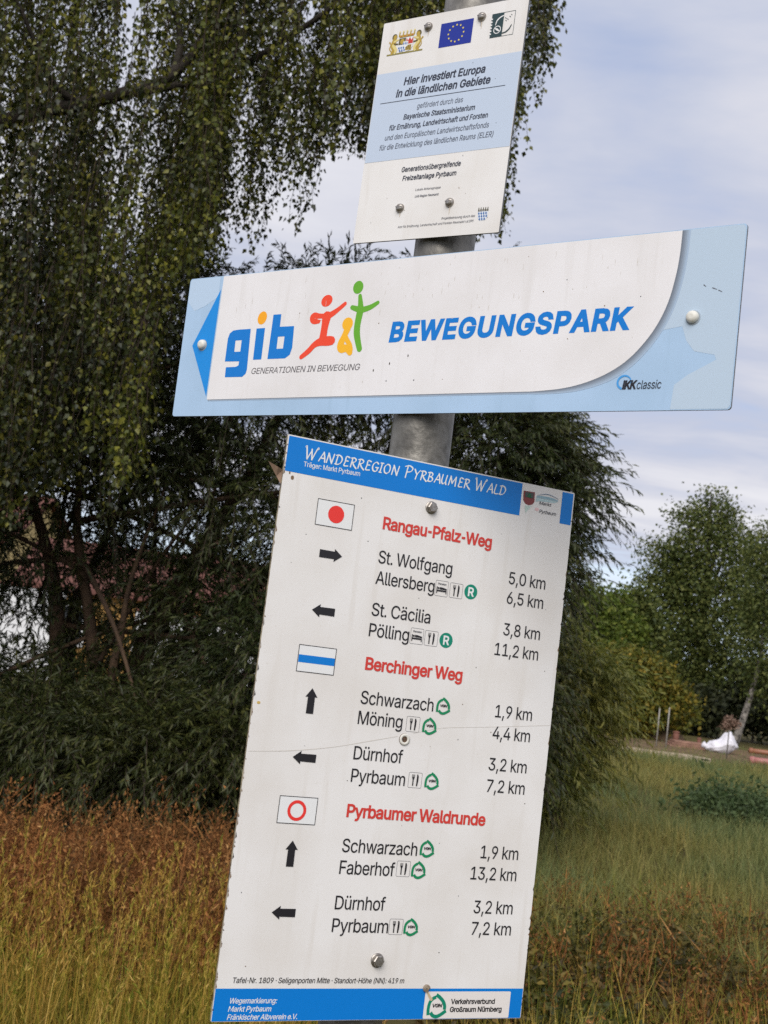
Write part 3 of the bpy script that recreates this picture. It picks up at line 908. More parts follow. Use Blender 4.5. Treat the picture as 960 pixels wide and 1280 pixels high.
tag(link('leafy_weeds', np_mesh('leafy_weeds', V, F), M_weed), kind='stuff')
P = clumped(ragged(3000, 9.5), 5, 0.08)
V1 = blades(P, rng.uniform(0.2, 0.5, len(P)), rng.uniform(0.003, 0.008, len(P)), 0.3, 4, 0.5)
V, F = V1
tag(link('rough_grass', np_mesh('rough_grass', V, F), M_low_grass), kind='stuff')
P = np.concatenate([scatter(600, 1150, 4.2, 6.0, 600, 1.4), clumped(scatter(620, 1150, 4.2, 5.4, 700), 28, 0.07)])
V, F = blades(P, rng.uniform(0.2, 0.6, len(P)), rng.uniform(0.003, 0.007, len(P)), 0.2, 5, 0.35)
tag(link('golden_grass', np_mesh('golden_grass', V, F), M_grass), kind='stuff')
# darker patch of nettles in the meadow, right
c = [(foot(925, 17.3), 0.6, 0.6), (foot(965, 17.0), 0.8, 0.8), (foot(1020, 17.5), 1.0, 0.8), (foot(895, 17.8), 0.35, 0.5)]
P = np.concatenate([np.array([p.x, p.y, 0]) + rng.normal(size=(900, 3)) * [rx * 0.55, ry * 0.55, 0] for p, rx, ry in c])
P[:, 2] = rng.random(len(P)) * np.exp(rng.normal(size=len(P)) * 0.3) * 0.34
P = np.repeat(P, 3, 0) + rng.normal(size=(len(P) * 3, 3)) * 0.05
ln = rng.uniform(0.05, 0.11, len(P))
V, F = leaves(P, rng.normal(size=P.shape), rng.normal(size=P.shape) + [0, 0, 0.8], ln, ln * 0.5)
tag(link('nettle_patch', np_mesh('nettle_patch', V, F), leaf_mat('nettle_leaf', [(0, (0.045, 0.075, 0.026)), (1, (0.105, 0.145, 0.055))], 0.55, 0.3)), kind='stuff')

# ------------------------------------------------------------------ pole
PX, PY, PR = 0.0349, 1.5796, 0.038
M_galv = mat('galvanised_steel', (0.25, 0.235, 0.21), 0.5, 0.5, 0.7, noise=(38, 0.14), second=(0.13, 0.122, 0.11), bump=(60, 0.12))
M_bolt = mat('steel_bolt', (0.45, 0.43, 0.40), 0.42, 0.5, 0.9, noise=(300, 0.2), second=(0.24, 0.2, 0.17))
M_rust = mat('rusty_steel', (0.20, 0.13, 0.085), 0.8, 0.2, 0.3, noise=(400, 0.2), second=(0.05, 0.035, 0.03))
M_capw = mat('white_plastic_cap', (0.66, 0.64, 0.58), 0.45, 0.4)
M_plast = mat('black_plastic', (0.03, 0.03, 0.03), 0.5)
pole = empty('sign_pole', (PX, PY, 0), 'galvanised steel pole that carries the three signs', 'pole')
tb = Tubes()
tb.add([(0, 0, -0.3), (0, 0, 0.8), (0, 0, 1.6), (0, 0, 2.2), (0, 0, 2.78)], PR, 48)
o = link('tube', tb.mesh('tube'), M_galv, pole)
bm = bmesh.new()
lathe_bm(bm, [(PR + 0.002, -0.02), (PR + 0.002, 0.003), (PR * 0.8, 0.012), (PR * 0.3, 0.016)], 32, 'Z', (0, 0, 2.78))
link('cap', bm_mesh('cap', bm), M_plast, pole)

# ------------------------------------------------------------------ lettering: outlines of a plain grotesque, thousandths of an em
GLYPHS = 'A480;201 509 276 509 463 0 395 0 344 142 135 142 85 0 16 0;155 199 324 199 287 302 264 372 239 456 213 371 191 302|B456;245 57 296 63 330 80 349 105 355 137 342 184 306 218 248 231 125 231 125 57;241 509 329 491 381 442 398 374 387 320 356 286 315 264 363 245 402 203 418 136 400 67 344 18 247 0 60 0 60 509;125 285 238 285 288 296 323 326 336 372 330 403 313 429 283 446 240 452 125 452|C510;48 329 70 393 104 445 150 484 205 508 267 516 340 504 402 471 448 418 473 348 408 348 389 395 357 428 315 449 267 456 223 450 184 432 150 403 125 364 109 314 103 254 109 194 125 145 151 105 184 76 223 59 267 53 315 60 357 81 389 114 408 160 473 160 448 91 402 38 341 5 267 -7 205 1 150 25 104 63 70 115 48 179 40 254|D502;225 509 294 501 353 478 399 441 433 391 455 329 462 255 455 181 433 119 398 68 351 31 291 8 219 0 60 0 60 509;318 81 354 110 379 149 399 255 379 361 354 399 320 428 275 446 221 452 125 452 125 57 215 57 272 63|E419;375 57 375 0 60 0 60 509 372 509 372 452 125 452 125 286 355 286 355 229 125 229 125 57|F410;60 0 60 509 369 509 369 452 125 452 125 278 346 278 346 221 125 221 125 0|G520;40 254 47 329 69 393 103 445 149 484 203 508 265 516 340 504 403 469 449 416 474 349 408 349 387 393 356 427 315 448 265 456 222 450 183 432 150 404 125 364 109 314 103 254 109 194 125 145 151 105 184 76 224 59 269 53 345 71 396 123 414 199 283 199 283 256 478 256 478 200 471 141 451 91 419 50 377 19 326 0 269 -7 205 1 149 25 104 64 69 116 47 179|H517;60 509 125 509 125 289 392 289 392 509 457 509 457 0 392 0 392 232 125 232 125 0 60 0|I300;118 57 118 452 31 452 31 509 269 509 269 452 183 452 183 57 269 57 269 0 31 0 31 57|J396;98 173 98 145 104 104 122 74 149 56 185 50 220 56 248 74 266 104 272 145 272 509 336 509 336 145 326 81 294 33 246 3 185 -7 124 3 75 33 44 81 33 145 33 173|K467;125 509 125 334 124 242 139 261 174 303 212 344 364 509 448 509 243 289 449 0 372 0 198 245 125 167 125 0 60 0 60 509|L393;125 509 125 57 361 57 361 0 60 0 60 509|M628;60 0 60 509 152 509 277 187 287 159 315 73 330 121 352 187 476 509 568 509 568 0 504 0 504 327 507 436 482 363 456 291 342 0 286 0 170 291 145 361 120 435 120 416 122 328 122 0|N523;125 291 125 0 60 0 60 509 136 509 343 183 363 151 388 107 403 76 401 108 399 157 399 509 463 509 463 0 387 0 202 290 177 331 148 381 120 431 122 384|O533;40 254 48 329 70 393 105 445 150 484 205 508 267 516 329 508 384 484 429 445 464 393 486 329 493 254 486 179 464 115 429 63 384 25 329 1 267 -7 205 1 150 25 105 63 70 115 48 179;151 105 184 76 223 59 267 53 310 59 349 76 383 105 408 144 425 194 430 254 425 314 408 365 383 404 349 433 310 450 267 456 223 450 184 433 151 404 125 364 109 314 103 254 109 194 125 144|P445;60 509 235 509 289 503 332 487 366 462 390 430 409 348 390 265 366 233 332 207 289 191 235 186 125 186 125 0 60 0;233 242 297 256 333 294 344 348 333 402 297 439 232 452 125 452 125 242|R449;60 509 236 509 333 489 367 465 390 433 409 352 390 271 367 240 333 217 312 213 428 0 353 0 241 199 125 198 125 0 60 0;125 452 125 255 234 255 298 267 334 300 345 352 334 405 298 440 233 452|S447;38 137 104 137 123 88 166 59 224 49 286 60 329 92 346 139 332 179 296 205 245 222 184 239 128 260 86 289 60 326 52 372 58 413 75 448 138 498 227 516 316 498 377 449 401 378 337 378 326 412 302 437 267 453 225 459 167 448 129 418 115 376 131 334 169 308 212 293 264 279 312 264 359 238 395 198 408 139 386 64 323 11 224 -9 128 9 64 60|T449;417 509 417 452 257 452 257 0 193 0 193 452 32 452 32 509|U517;60 509 124 509 124 178 141 113 187 68 259 52 331 68 377 113 393 178 393 509 457 509 457 173 451 124 433 80 403 43 363 15 315 -2 259 -8 203 -2 154 15 114 43 85 80 66 124 60 173|V480;192 206 215 137 241 52 267 138 290 206 395 509 463 509 278 0 204 0 16 509 84 509|W686;82 509 163 196 187 94 193 61 211 145 224 196 306 509 380 509 462 196 486 94 492 62 510 145 603 509 670 509 530 0 455 0 368 323 351 391 343 437 335 395 318 323 230 0 155 0 16 509|Z438;399 57 399 0 42 0 42 46 273 385 306 431 323 453 285 452 40 452 40 509 397 509 397 462 169 129 134 81 114 55 152 57|a389;30 108 43 161 78 193 125 211 178 220 234 227 265 235 276 255 267 297 240 322 196 331 149 322 118 301 100 274 41 291 79 346 133 375 194 384 239 379 286 360 322 320 337 251 337 0 277 0 274 52 252 25 215 1 160 -9 94 5 48 45;130 52 170 45 228 59 263 93 276 138 276 190 259 182 231 176 200 171 175 168 134 159 103 139 92 105 102 72|b424;53 0 53 509 114 509 116 319 137 346 171 373 229 384 274 378 313 361 345 332 370 293 390 189 370 84 346 45 313 16 274 -2 229 -8 172 4 138 31 115 59 112 0;113 189 125 115 162 65 220 47 279 66 316 117 328 189 316 261 280 311 220 330 161 312 125 263|c396;40 133 34 187 40 243 56 291 82 330 117 360 159 378 207 384 260 377 305 356 340 322 362 277 303 262 290 289 270 311 242 325 207 330 145 310 108 258 96 187 108 117 145 66 207 46 243 52 271 66 292 89 304 117 363 102 341 56 306 21 261 -1 207 -8 159 -2 117 16 82 46 56 85|d424;34 189 55 293 79 332 112 361 151 378 196 384 253 373 287 346 308 319 311 509 372 509 372 0 313 0 310 59 287 31 252 4 195 -8 151 -2 111 16 79 45 55 84;145 66 205 47 263 65 299 115 312 189 300 263 263 312 205 330 145 311 108 261 96 189 109 117|e404;55 290 81 329 115 359 157 378 205 384 266 374 319 341 357 282 371 194 371 169 98 169 110 106 151 61 212 46 254 53 285 73 306 105 365 91 335 39 283 4 212 -8 161 -2 117 16 82 46 56 85 34 187;109 270 98 221 307 221 298 269 263 314 205 330 146 313|f254;81 0 81 327 6 327 6 379 81 379 81 432 96 486 135 519 187 530 222 527 243 521 227 468 215 472 195 474 154 460 142 419 142 379 228 379 228 327 142 327 142 0|g425;122 -66 154 -88 207 -97 249 -92 282 -75 304 -47 311 -6 308 68 287 41 252 16 195 5 113 27 80 53 55 90 39 136 34 191 55 293 80 332 112 361 152 378 196 384 253 373 288 346 310 319 313 379 372 379 372 -9 367 -54 350 -90 291 -136 207 -151 134 -140 82 -110 51 -69 101 -41;145 76 205 59 264 75 300 121 312 193 300 264 264 312 205 330 145 312 109 262 96 193 109 123|h410;53 0 53 509 114 509 114 312 124 332 152 362 187 379 227 384 295 369 341 321 357 240 357 0 296 0 296 235 290 275 273 304 246 323 210 329 161 317 126 283 114 227 114 0|i167;41 483 54 512 84 524 114 512 126 483 114 455 84 443 54 455;114 379 114 0 53 0 53 379|j167;-10 -87 2 -87 40 -72 53 -29 53 379 114 379 114 -30 102 -90 65 -129 4 -143 -10 -143;114 512 126 483 114 455 83 443 53 455 41 483 53 512 83 524|k381;118 212 284 379 360 379 201 216 372 0 294 0 154 178 114 141 114 0 53 0 53 509 114 509|l189;114 509 114 99 120 62 146 52 170 54 181 3 162 -1 139 -2 101 3 74 20 58 47 53 84 53 509|m610;53 0 53 379 112 379 112 304 132 346 172 376 219 386 257 380 287 361 317 304 337 343 381 375 437 386 497 372 541 328 557 255 557 0 496 0 496 254 490 289 473 313 419 330 374 320 345 290 335 247 335 0 274 0 274 260 269 288 253 311 199 330 158 320 126 289 114 238 114 0|n410;114 227 114 0 53 0 53 379 112 379 112 307 124 332 152 362 187 379 227 384 295 369 341 321 357 240 357 0 296 0 296 235 290 275 273 304 246 323 210 329 161 317 126 283|o415;40 133 34 187 40 243 56 291 82 330 117 360 159 378 207 384 256 378 299 360 333 330 359 291 376 243 381 187 376 133 359 85 333 46 299 16 256 -2 207 -8 159 -2 117 16 82 46 56 85;145 66 207 46 270 66 307 117 319 187 307 258 270 310 207 330 145 310 108 258 96 187 108 117|p424;115 319 137 346 171 373 229 384 274 378 313 361 345 332 370 293 390 189 370 84 346 45 313 16 274 -2 229 -8 173 4 138 31 116 59 114 -143 53 -143 53 379 112 379;113 189 125 115 162 65 220 47 279 66 316 117 328 189 316 261 280 311 220 330 161 312 125 263|r259;114 321 152 367 213 385 243 384 243 322 207 326 159 315 126 284 114 237 114 0 53 0 53 379 112 379|s365;94 107 124 60 181 45 244 62 268 103 254 136 212 155 149 170 72 208 53 237 47 274 65 332 115 370 187 384 254 372 299 339 324 290 268 277 243 316 187 333 131 317 109 277 124 243 172 223 229 209 306 171 325 142 331 107 312 47 260 6 182 -8 112 3 62 38 36 94|t227;65 327 6 327 6 379 65 379 65 471 126 471 126 379 204 379 204 327 126 327 126 98 136 61 170 50 202 54 213 2 192 -3 168 -4 125 2 92 21 72 52 65 93|u410;114 379 114 144 119 105 137 75 164 56 200 50 249 62 283 97 296 153 296 379 357 379 357 0 298 0 298 73 286 47 257 17 182 -5 115 11 69 59 53 139 53 379|v389;195 59 203 87 224 155 305 379 371 379 226 0 163 0 17 379 84 379 165 155 187 87|w567;133 214 154 137 170 64 186 135 206 214 252 379 316 379 362 214 382 136 397 66 413 135 434 214 480 379 545 379 429 0 368 0 319 172 305 225 284 309 263 225 199 0 138 0 23 379 87 379|x379;155 195 29 379 100 379 147 306 191 233 202 253 233 306 282 379 352 379 224 192 358 0 287 0 231 85 189 155 148 85 91 0 21 0|y389;104 -89 130 -74 151 -36 163 -1 17 379 84 379 165 155 187 87 195 60 202 87 224 155 305 379 371 379 204 -58 177 -107 139 -136 91 -145 65 -143 47 -139 61 -86|z380;254 322 48 323 48 379 333 379 333 331 126 58 339 56 339 0 42 0 42 46|ä389;30 108 43 161 78 193 125 211 178 220 234 227 265 235 276 255 267 297 240 322 196 331 149 322 118 301 100 274 41 291 79 346 133 375 194 384 239 379 286 360 322 320 337 251 337 0 277 0 274 52 252 25 215 1 160 -9 94 5 48 45;130 52 170 45 228 59 263 93 276 138 276 190 259 182 231 176 200 171 175 168 134 159 103 139 92 105 102 72;117 443 89 455 77 483 89 512 117 523 146 512 158 483 146 455;233 512 261 523 290 512 301 483 290 455 261 443 233 455 221 483|ö415;40 133 34 187 40 243 56 291 82 330 117 360 159 378 207 384 256 378 299 360 333 330 359 291 376 243 381 187 376 133 359 85 333 46 299 16 256 -2 207 -8 159 -2 117 16 82 46 56 85;145 66 207 46 270 66 307 117 319 187 307 258 270 310 207 330 145 310 108 258 96 187 108 117;136 443 107 455 95 483 107 512 136 523 164 512 176 483 164 455;251 512 279 523 308 512 320 483 308 455 279 443 251 455 239 483|ü410;114 379 114 144 119 105 137 75 164 56 200 50 249 62 283 97 296 153 296 379 357 379 357 0 298 0 298 73 286 47 257 17 182 -5 115 11 69 59 53 139 53 379;104 455 93 483 104 512 133 523 162 512 173 483 162 455 133 443;248 512 277 523 305 512 317 483 305 455 277 443 248 455 236 483|ß441;122 0 60 0 60 362 70 429 99 477 143 506 197 516 260 503 312 463 332 393 325 351 309 322 292 299 285 272 297 241 327 215 362 188 391 152 403 100 386 42 340 6 269 -7 207 1 164 20 187 74 217 58 265 50 321 64 342 104 330 139 300 167 264 194 235 227 223 272 230 306 264 353 272 388 266 420 250 442 197 459 164 453 141 435 127 405 122 362|Ä480;201 509 276 509 463 0 395 0 344 142 135 142 85 0 16 0;139 641 168 653 196 641 208 612 196 584 168 572 139 584 127 612;155 199 324 199 287 302 264 372 239 456 213 371 191 302;312 653 340 641 352 612 340 584 312 572 283 584 271 612 283 641|Ö533;48 179 40 254 48 329 70 393 105 445 150 484 205 508 267 516 329 508 384 484 429 445 464 393 486 329 493 254 486 179 464 115 429 63 384 25 329 1 267 -7 205 1 150 25 105 63 70 115;184 76 223 59 267 53 310 59 349 76 383 105 408 144 425 194 430 254 425 314 408 365 383 404 349 433 310 450 267 456 223 450 184 433 151 404 125 364 109 314 103 254 109 194 125 144 151 105;167 641 195 653 224 641 236 612 224 584 195 572 167 584 155 612;339 653 368 641 379 612 368 584 339 572 310 584 298 612 310 641|0453;53 178 48 254 53 330 69 395 95 447 130 484 174 508 227 516 279 508 323 484 358 447 384 395 400 330 405 254 400 178 384 113 359 62 323 24 279 1 227 -7 174 1 130 24 95 62 69 113;163 74 192 56 227 50 261 56 290 74 330 144 344 254 330 365 290 435 261 453 227 460 192 453 163 435 123 365 109 254 123 144|1453;276 509 276 55 391 55 391 0 76 0 76 55 212 55 210 448 86 358 86 427 198 509|2453;66 362 86 442 143 496 225 516 306 497 361 445 381 372 371 318 336 259 267 180 153 58 389 57 389 0 64 0 64 47 234 229 282 282 311 327 320 371 308 419 273 449 224 460 172 447 139 413 127 362|3453;44 132 109 132 126 87 165 59 219 50 275 61 315 93 329 145 316 196 275 234 201 248 157 248 157 299 288 450 70 452 70 509 372 509 372 461 221 289 264 288 308 276 344 253 371 222 393 145 387 103 370 66 309 12 218 -7 133 10 70 57|4453;247 509 311 509 109 164 282 163 282 318 343 318 343 163 413 163 413 105 343 105 343 0 282 0 282 105 40 105 40 158|5453;178 325 229 334 294 321 345 285 379 231 391 163 369 76 309 15 268 -1 221 -7 140 11 83 60 60 130 122 130 138 89 173 60 221 50 276 64 314 104 328 162 314 221 275 262 218 277 167 268 128 246 67 253 96 509 366 509 366 452 151 452 135 301|6453;174 63 226 48 279 63 314 101 327 157 314 213 279 251 226 265 174 252 138 214 125 158 138 102;80 239 137 340 252 509 322 509 173 293 196 307 235 314 316 295 370 240 389 157 368 73 310 14 226 -7 142 15 84 74 64 162|7453;323 450 62 452 62 509 391 509 391 449 165 0 97 0|8453;167 60 226 49 285 60 323 91 337 139 322 189 283 223 226 235 169 223 130 189 115 139 129 91;65 195 101 241 153 266 119 282 93 308 76 342 70 380 90 450 146 498 226 516 306 498 361 450 382 380 359 308 333 282 300 266 351 241 387 195 401 135 395 96 378 62 317 11 226 -7 136 11 74 62 52 135;133 376 145 330 178 300 226 290 274 300 307 330 319 376 308 420 275 449 226 460 177 449 145 420|9453;64 352 85 436 143 494 226 516 310 494 368 434 389 347 373 270 315 168 200 0 130 0 279 216 257 202 218 195 137 214 83 269;174 257 226 243 279 257 314 295 327 350 314 407 279 446 226 460 174 446 138 407 125 352 138 295|,188;137 71 84 -119 38 -119 68 71|.188;63 73 95 87 128 73 141 41 128 9 95 -4 63 9 50 41|:188;63 73 95 87 128 73 141 41 128 9 95 -4 63 9 50 41;95 271 63 284 50 316 63 349 95 362 128 349 141 316 128 284|-453;337 244 337 188 114 188 114 244|·196;66 274 98 287 130 274 144 242 130 210 98 196 66 210 52 242|(273;101 324 132 441 177 539 236 539 191 428 161 313 151 207 160 115 188 16 236 -96 177 -96 111 55 89 207|)273;113 116 122 207 112 313 82 428 37 539 97 539 142 441 173 323 184 207 161 53 97 -96 37 -96 86 18| 188'
GL = {}
for item in GLYPHS.split('|'):
    ch, rest = item[0], item[1:].split(';')
    GL[ch] = (int(rest[0]), [[(int(a), int(b_)) for a, b_ in zip(l.split()[::2], l.split()[1::2])] for l in rest[1:]])
GL['-'] = (int(GL['-'][0] * 0.66), [[(int(x * 0.66), y) for x, y in l] for l in GL['-'][1]])
CAP = 509.0
def fatten(loop, d):
    n = len(loop)
    o = []
    for i in range(n):
        x0, y0 = loop[i - 1]; x1, y1 = loop[i]; x2, y2 = loop[(i + 1) % n]
        ax, ay, bx, by = x1 - x0, y1 - y0, x2 - x1, y2 - y1
        la, lb = math.hypot(ax, ay) or 1, math.hypot(bx, by) or 1
        nx, ny = -ay / la - by / lb, ax / la + bx / lb
        q = max(0.35, 1 + (ax * bx + ay * by) / (la * lb))
        o.append((x1 + nx / q * d, y1 + ny / q * d))
    return o
def glyph_parts(lp):
    """outer outlines run clockwise; each goes with the holes inside it"""
    ar = [sum(l[i - 1][0] * l[i][1] - l[i][0] * l[i - 1][1] for i in range(len(l))) for l in lp]
    outs = [l for l, a in zip(lp, ar) if a < 0]
    holes = [l for l, a in zip(lp, ar) if a >= 0]
    if len(outs) == 1:
        return [outs + holes]
    res = []
    for o in outs:
        xs, ys = [p[0] for p in o], [p[1] for p in o]
        res.append([o] + [h for h in holes if min(xs) < h[0][0] < max(xs) and min(ys) < h[0][1] < max(ys)])
    return res
def fill_outline(loops):
    """triangles of outlines that may cross themselves: what they wind clockwise is inside"""
    v, e = [], []
    for l in loops:
        n = len(v)
        v += [Vector(p) for p in l]
        e += [(n + i, n + (i + 1) % len(l)) for i in range(len(l))]
    res = delaunay_2d_cdt(v, e, [], 0, 1e-5)
    P_, tris = res[0], []
    for f in res[2]:
        x = sum(P_[i].x for i in f) / len(f)
        y = sum(P_[i].y for i in f) / len(f)
        wn = 0
        for l in loops:
            for i in range(len(l)):
                (x0, y0), (x1, y1) = l[i - 1], l[i]
                if (y0 > y) != (y1 > y) and (x1 - x0) * (y - y0) / (y1 - y0) + x0 > x:
                    wn += 1 if y1 > y0 else -1
        if wn < 0:
            tris.append(tuple(f))
    return [(p.x, p.y) for p in P_], tris
LAYER = 0.00022
class Art:
    """flat printed shapes on a sign face, in millimetres from the sign's centre; each layer lies a hair in front of the last"""
    def __init__(s):
        s.V, s.F, s.I, s.M = [], [], [], []
    def mi(s, m_):
        if m_ not in s.M:
            s.M.append(m_)
        return s.M.index(m_)
    def loops(s, loops, m_, layer, crossing=False):
        n = len(s.V)
        k = s.mi(m_)
        if crossing:
            pts, tri = fill_outline(loops)
        else:
            tri = tessellate_polygon([[Vector((x, y, 0)) for x, y in l] for l in loops])
            pts = [p for l in loops for p in l]
        for x, y in pts:
            s.V.append((x / 1000, -LAYER * layer, y / 1000))
        for t in tri:
            a, b_, c_ = (pts[i] for i in t)
            ar = (b_[0] - a[0]) * (c_[1] - a[1]) - (b_[1] - a[1]) * (c_[0] - a[0])
            if abs(ar) < 1e-9:
                continue
            s.F.append([n + i for i in (t if ar > 0 else t[::-1])])
            s.I.append(k)
    def poly(s, pts, m_, layer):
        s.loops([pts], m_, layer)
    def rect(s, x0, y0, x1, y1, m_, layer, r=0.0):
        if r:
            p = []
            for cx, cy, a0 in ((x1 - r, y1 - r, 0), (x0 + r, y1 - r, 90), (x0 + r, y0 + r, 180), (x1 - r, y0 + r, 270)):
                p += [(cx + r * math.cos(R(a0 + t)), cy + r * math.sin(R(a0 + t))) for t in (0, 30, 60, 90)]
            s.poly(p, m_, layer)
        else:
            s.poly([(x0, y0), (x1, y0), (x1, y1), (x0, y1)], m_, layer)
    def frame(s, x0, y0, x1, y1, t, m_, layer, r=0.0):
        def rr(x0, y0, x1, y1, r):
            if r <= 0:
                return [(x0, y0), (x1, y0), (x1, y1), (x0, y1)]
            p = []
            for cx, cy, a0 in ((x1 - r, y1 - r, 0), (x0 + r, y1 - r, 90), (x0 + r, y0 + r, 180), (x1 - r, y0 + r, 270)):
                p += [(cx + r * math.cos(R(a0 + q)), cy + r * math.sin(R(a0 + q))) for q in (0, 30, 60, 90)]
            return p
        s.loops([rr(x0, y0, x1, y1, r), rr(x0 + t, y0 + t, x1 - t, y1 - t, r - t)], m_, layer)
    def disc(s, cx, cy, rx, ry, m_, layer, tilt=0.0, k=28):
        p = []
        for j in range(k):
            t = 2 * math.pi * j / k
            x, y = rx * math.cos(t), ry * math.sin(t)
            p.append((cx + x * math.cos(tilt) - y * math.sin(tilt), cy + x * math.sin(tilt) + y * math.cos(tilt)))
        s.poly(p, m_, layer)
    def ring(s, cx, cy, r1, r0, m_, layer, k=36):
        s.loops([[(cx + r * math.cos(2 * math.pi * j / k), cy + r * math.sin(2 * math.pi * j / k)) for j in range(k)] for r in (r1, r0)], m_, layer)
    def stroke(s, pts, w, m_, layer, steps=5, caps=True):
        """smooth brush line; w one width or one per point"""
        n0 = len(pts)
        ws = [w] * n0 if isinstance(w, (int, float)) else list(w)
        q = spline([(x, y, ws[i]) for i, (x, y) in enumerate(pts)], steps) if n0 > 2 else [Vector((x, y, ws[i])) for i, (x, y) in enumerate(pts)]
        n = len(q)
        lft, rgt = [], []
        for i, p in enumerate(q):
            d = q[min(i + 1, n - 1)] - q[max(i - 1, 0)]
            l_ = math.hypot(d.x, d.y) or 1
            nx, ny = -d.y / l_, d.x / l_
            lft.append((p.x + nx * p.z / 2, p.y + ny * p.z / 2))
            rgt.append((p.x - nx * p.z / 2, p.y - ny * p.z / 2))
        out_ = list(lft)
        if caps:
            for end, p, e in ((1, q[-1], q[-1] - q[-2]), ):
                a0 = math.atan2(e.y, e.x)
                out_ += [(p.x + p.z / 2 * math.cos(a0 + R(t)), p.y + p.z / 2 * math.sin(a0 + R(t))) for t in (60, 20, -20, -60)]
        out_ += rgt[::-1]
        if caps:
            p, e = q[0], q[0] - q[1]
            a0 = math.atan2(e.y, e.x)
            out_ += [(p.x + p.z / 2 * math.cos(a0 + R(t)), p.y + p.z / 2 * math.sin(a0 + R(t))) for t in (60, 20, -20, -60)]
        s.poly(out_, m_, layer)
    def text(s, body, u0, v, u1, cap, m_, layer, bold=0.0, shear=0.0, v1=None, track=24):
        """one line fitted between u0 and u1 on baseline v; cap height and stroke gain in mm"""
        x, place = 0, []
        for ch in body:
            a, l = GL[ch]
            place.append((x, l))
            x += a - track
        lo = min(p[0] + dx for dx, l in place for q in l for p in q)
        hi = max(p[0] + dx for dx, l in place for q in l for p in q)
        sy = (cap - 2 * bold) / CAP
        sx = (u1 - u0 - 2 * bold) / (hi - lo)
        dv = 0 if v1 is None else (v1 - v) / (u1 - u0)
        for dx, l in place:
            lp = []
            for q in l:
                c_ = [((p[0] + dx - lo) * sx, p[1] * sy) for p in q]
                if bold:
                    c_ = fatten(c_, bold)
                lp.append([(u0 + bold + X_ + Y_ * shear, v + bold + Y_ + dv * X_) for X_, Y_ in c_])
            for g_ in glyph_parts(lp):
                s.loops(g_, m_, layer, bold > 0.25)
    def print_on(s, o):
        """specks and chips become faces of the sheet they sit on"""
        bm = bmesh.new()
        bm.from_mesh(o.data)
        n = len(o.data.materials)
        for m_ in s.M:
            o.data.materials.append(m_)
        vs = [bm.verts.new(v) for v in s.V]
        for f, i in zip(s.F, s.I):
            try:
                bm.faces.new([vs[j] for j in f]).material_index = n + i
            except ValueError:
                pass
        bm.to_mesh(o.data)
        bm.free()
    def build(s, name, parent, label=None):
        me = bpy.data.meshes.new(name)
        me.from_pydata(s.V, [], s.F)
        me.polygons.foreach_set('material_index', s.I)
        return tag(link(name, me, s.M, parent), label)
def ink(name, srgb, rough=0.38):
    c_ = tuple(((v / 255 + 0.055) / 1.055) ** 2.4 if v > 10 else v / 255 / 12.92 for v in srgb)
    return mat(name, c_, rough, 0.35)
I_black = ink('black_ink', (34, 32, 36))
I_grey = ink('grey_ink', (92, 92, 98))
I_red = ink('red_ink', (200, 60, 52))
I_redd = ink('red_mark', (222, 56, 50))
I_blue = ink('blue_ink', (0, 116, 200))
I_white = ink('white_ink', (222, 222, 222))
I_green = ink('green_ink', (12, 128, 104))
I_vgn = ink('transit_green', (22, 128, 84))
def panel_mat(name, srgb, dirt, rough=0.36):
    """painted sheet with faint weathering"""
    c_ = tuple(((v / 255 + 0.055) / 1.055) ** 2.4 for v in srgb)
    d_ = tuple(((v / 255 + 0.055) / 1.055) ** 2.4 for v in dirt)
    mm = mat(name, c_, rough, 0.35)
    t = mm.node_tree
    b_ = t.nodes['Principled BSDF']
    tcn = N(t, 'ShaderNodeTexCoord')
    f = None
    for sc_, sv, lo, hi in ((9, (1, 1, 1), 0.30, 0.60), (70, (1, 1, 0.07), 0.26, 0.44), (240, (1, 1, 1), 0.27, 0.36)):
        mp = N(t, 'ShaderNodeMapping')
        mp.inputs['Scale'].default_value = sv
        t.links.new(tcn.outputs['Object'], mp.inputs[0])
        n = N(t, 'ShaderNodeTexNoise')
        n.inputs['Scale'].default_value = sc_
        n.inputs['Detail'].default_value = 5
        t.links.new(mp.outputs[0], n.inputs['Vector'])
        g = ramp(t, n.outputs[0], [(lo, (0,) * 3), (hi, (1,) * 3)])
        f = g if f is None else mathn(t, 'MULTIPLY', f, g)
    x = N(t, 'ShaderNodeMix', data_type='RGBA')
    t.links.new(f, x.inputs['Factor'])
    x.inputs[6].default_value = (*d_, 1)
    x.inputs[7].default_value = (*c_, 1)
    t.links.new(x.outputs[2], b_.inputs['Base Color'])
    return mm
M_panelw = panel_mat('white_sign_paint', (224, 221, 219), (214, 209, 204))
M_panelm = panel_mat('white_film', (226, 223, 224), (217, 213, 212))
M_panelb = panel_mat('light_blue_film', (168, 194, 222), (158, 184, 210))
M_alu = mat('aluminium_edge', (0.22, 0.22, 0.22), 0.5, 0.4, 0.6, noise=(120, 0.2))
M_edge = mat('yellowed_edge', (0.42, 0.36, 0.24), 0.7, 0.2, noise=(90, 0.12), second=(0.09, 0.06, 0.04))
I_dirt = ink('brown_dirt', (120, 96, 72), 0.8)
I_dark = ink('dark_speck', (60, 52, 46), 0.8)

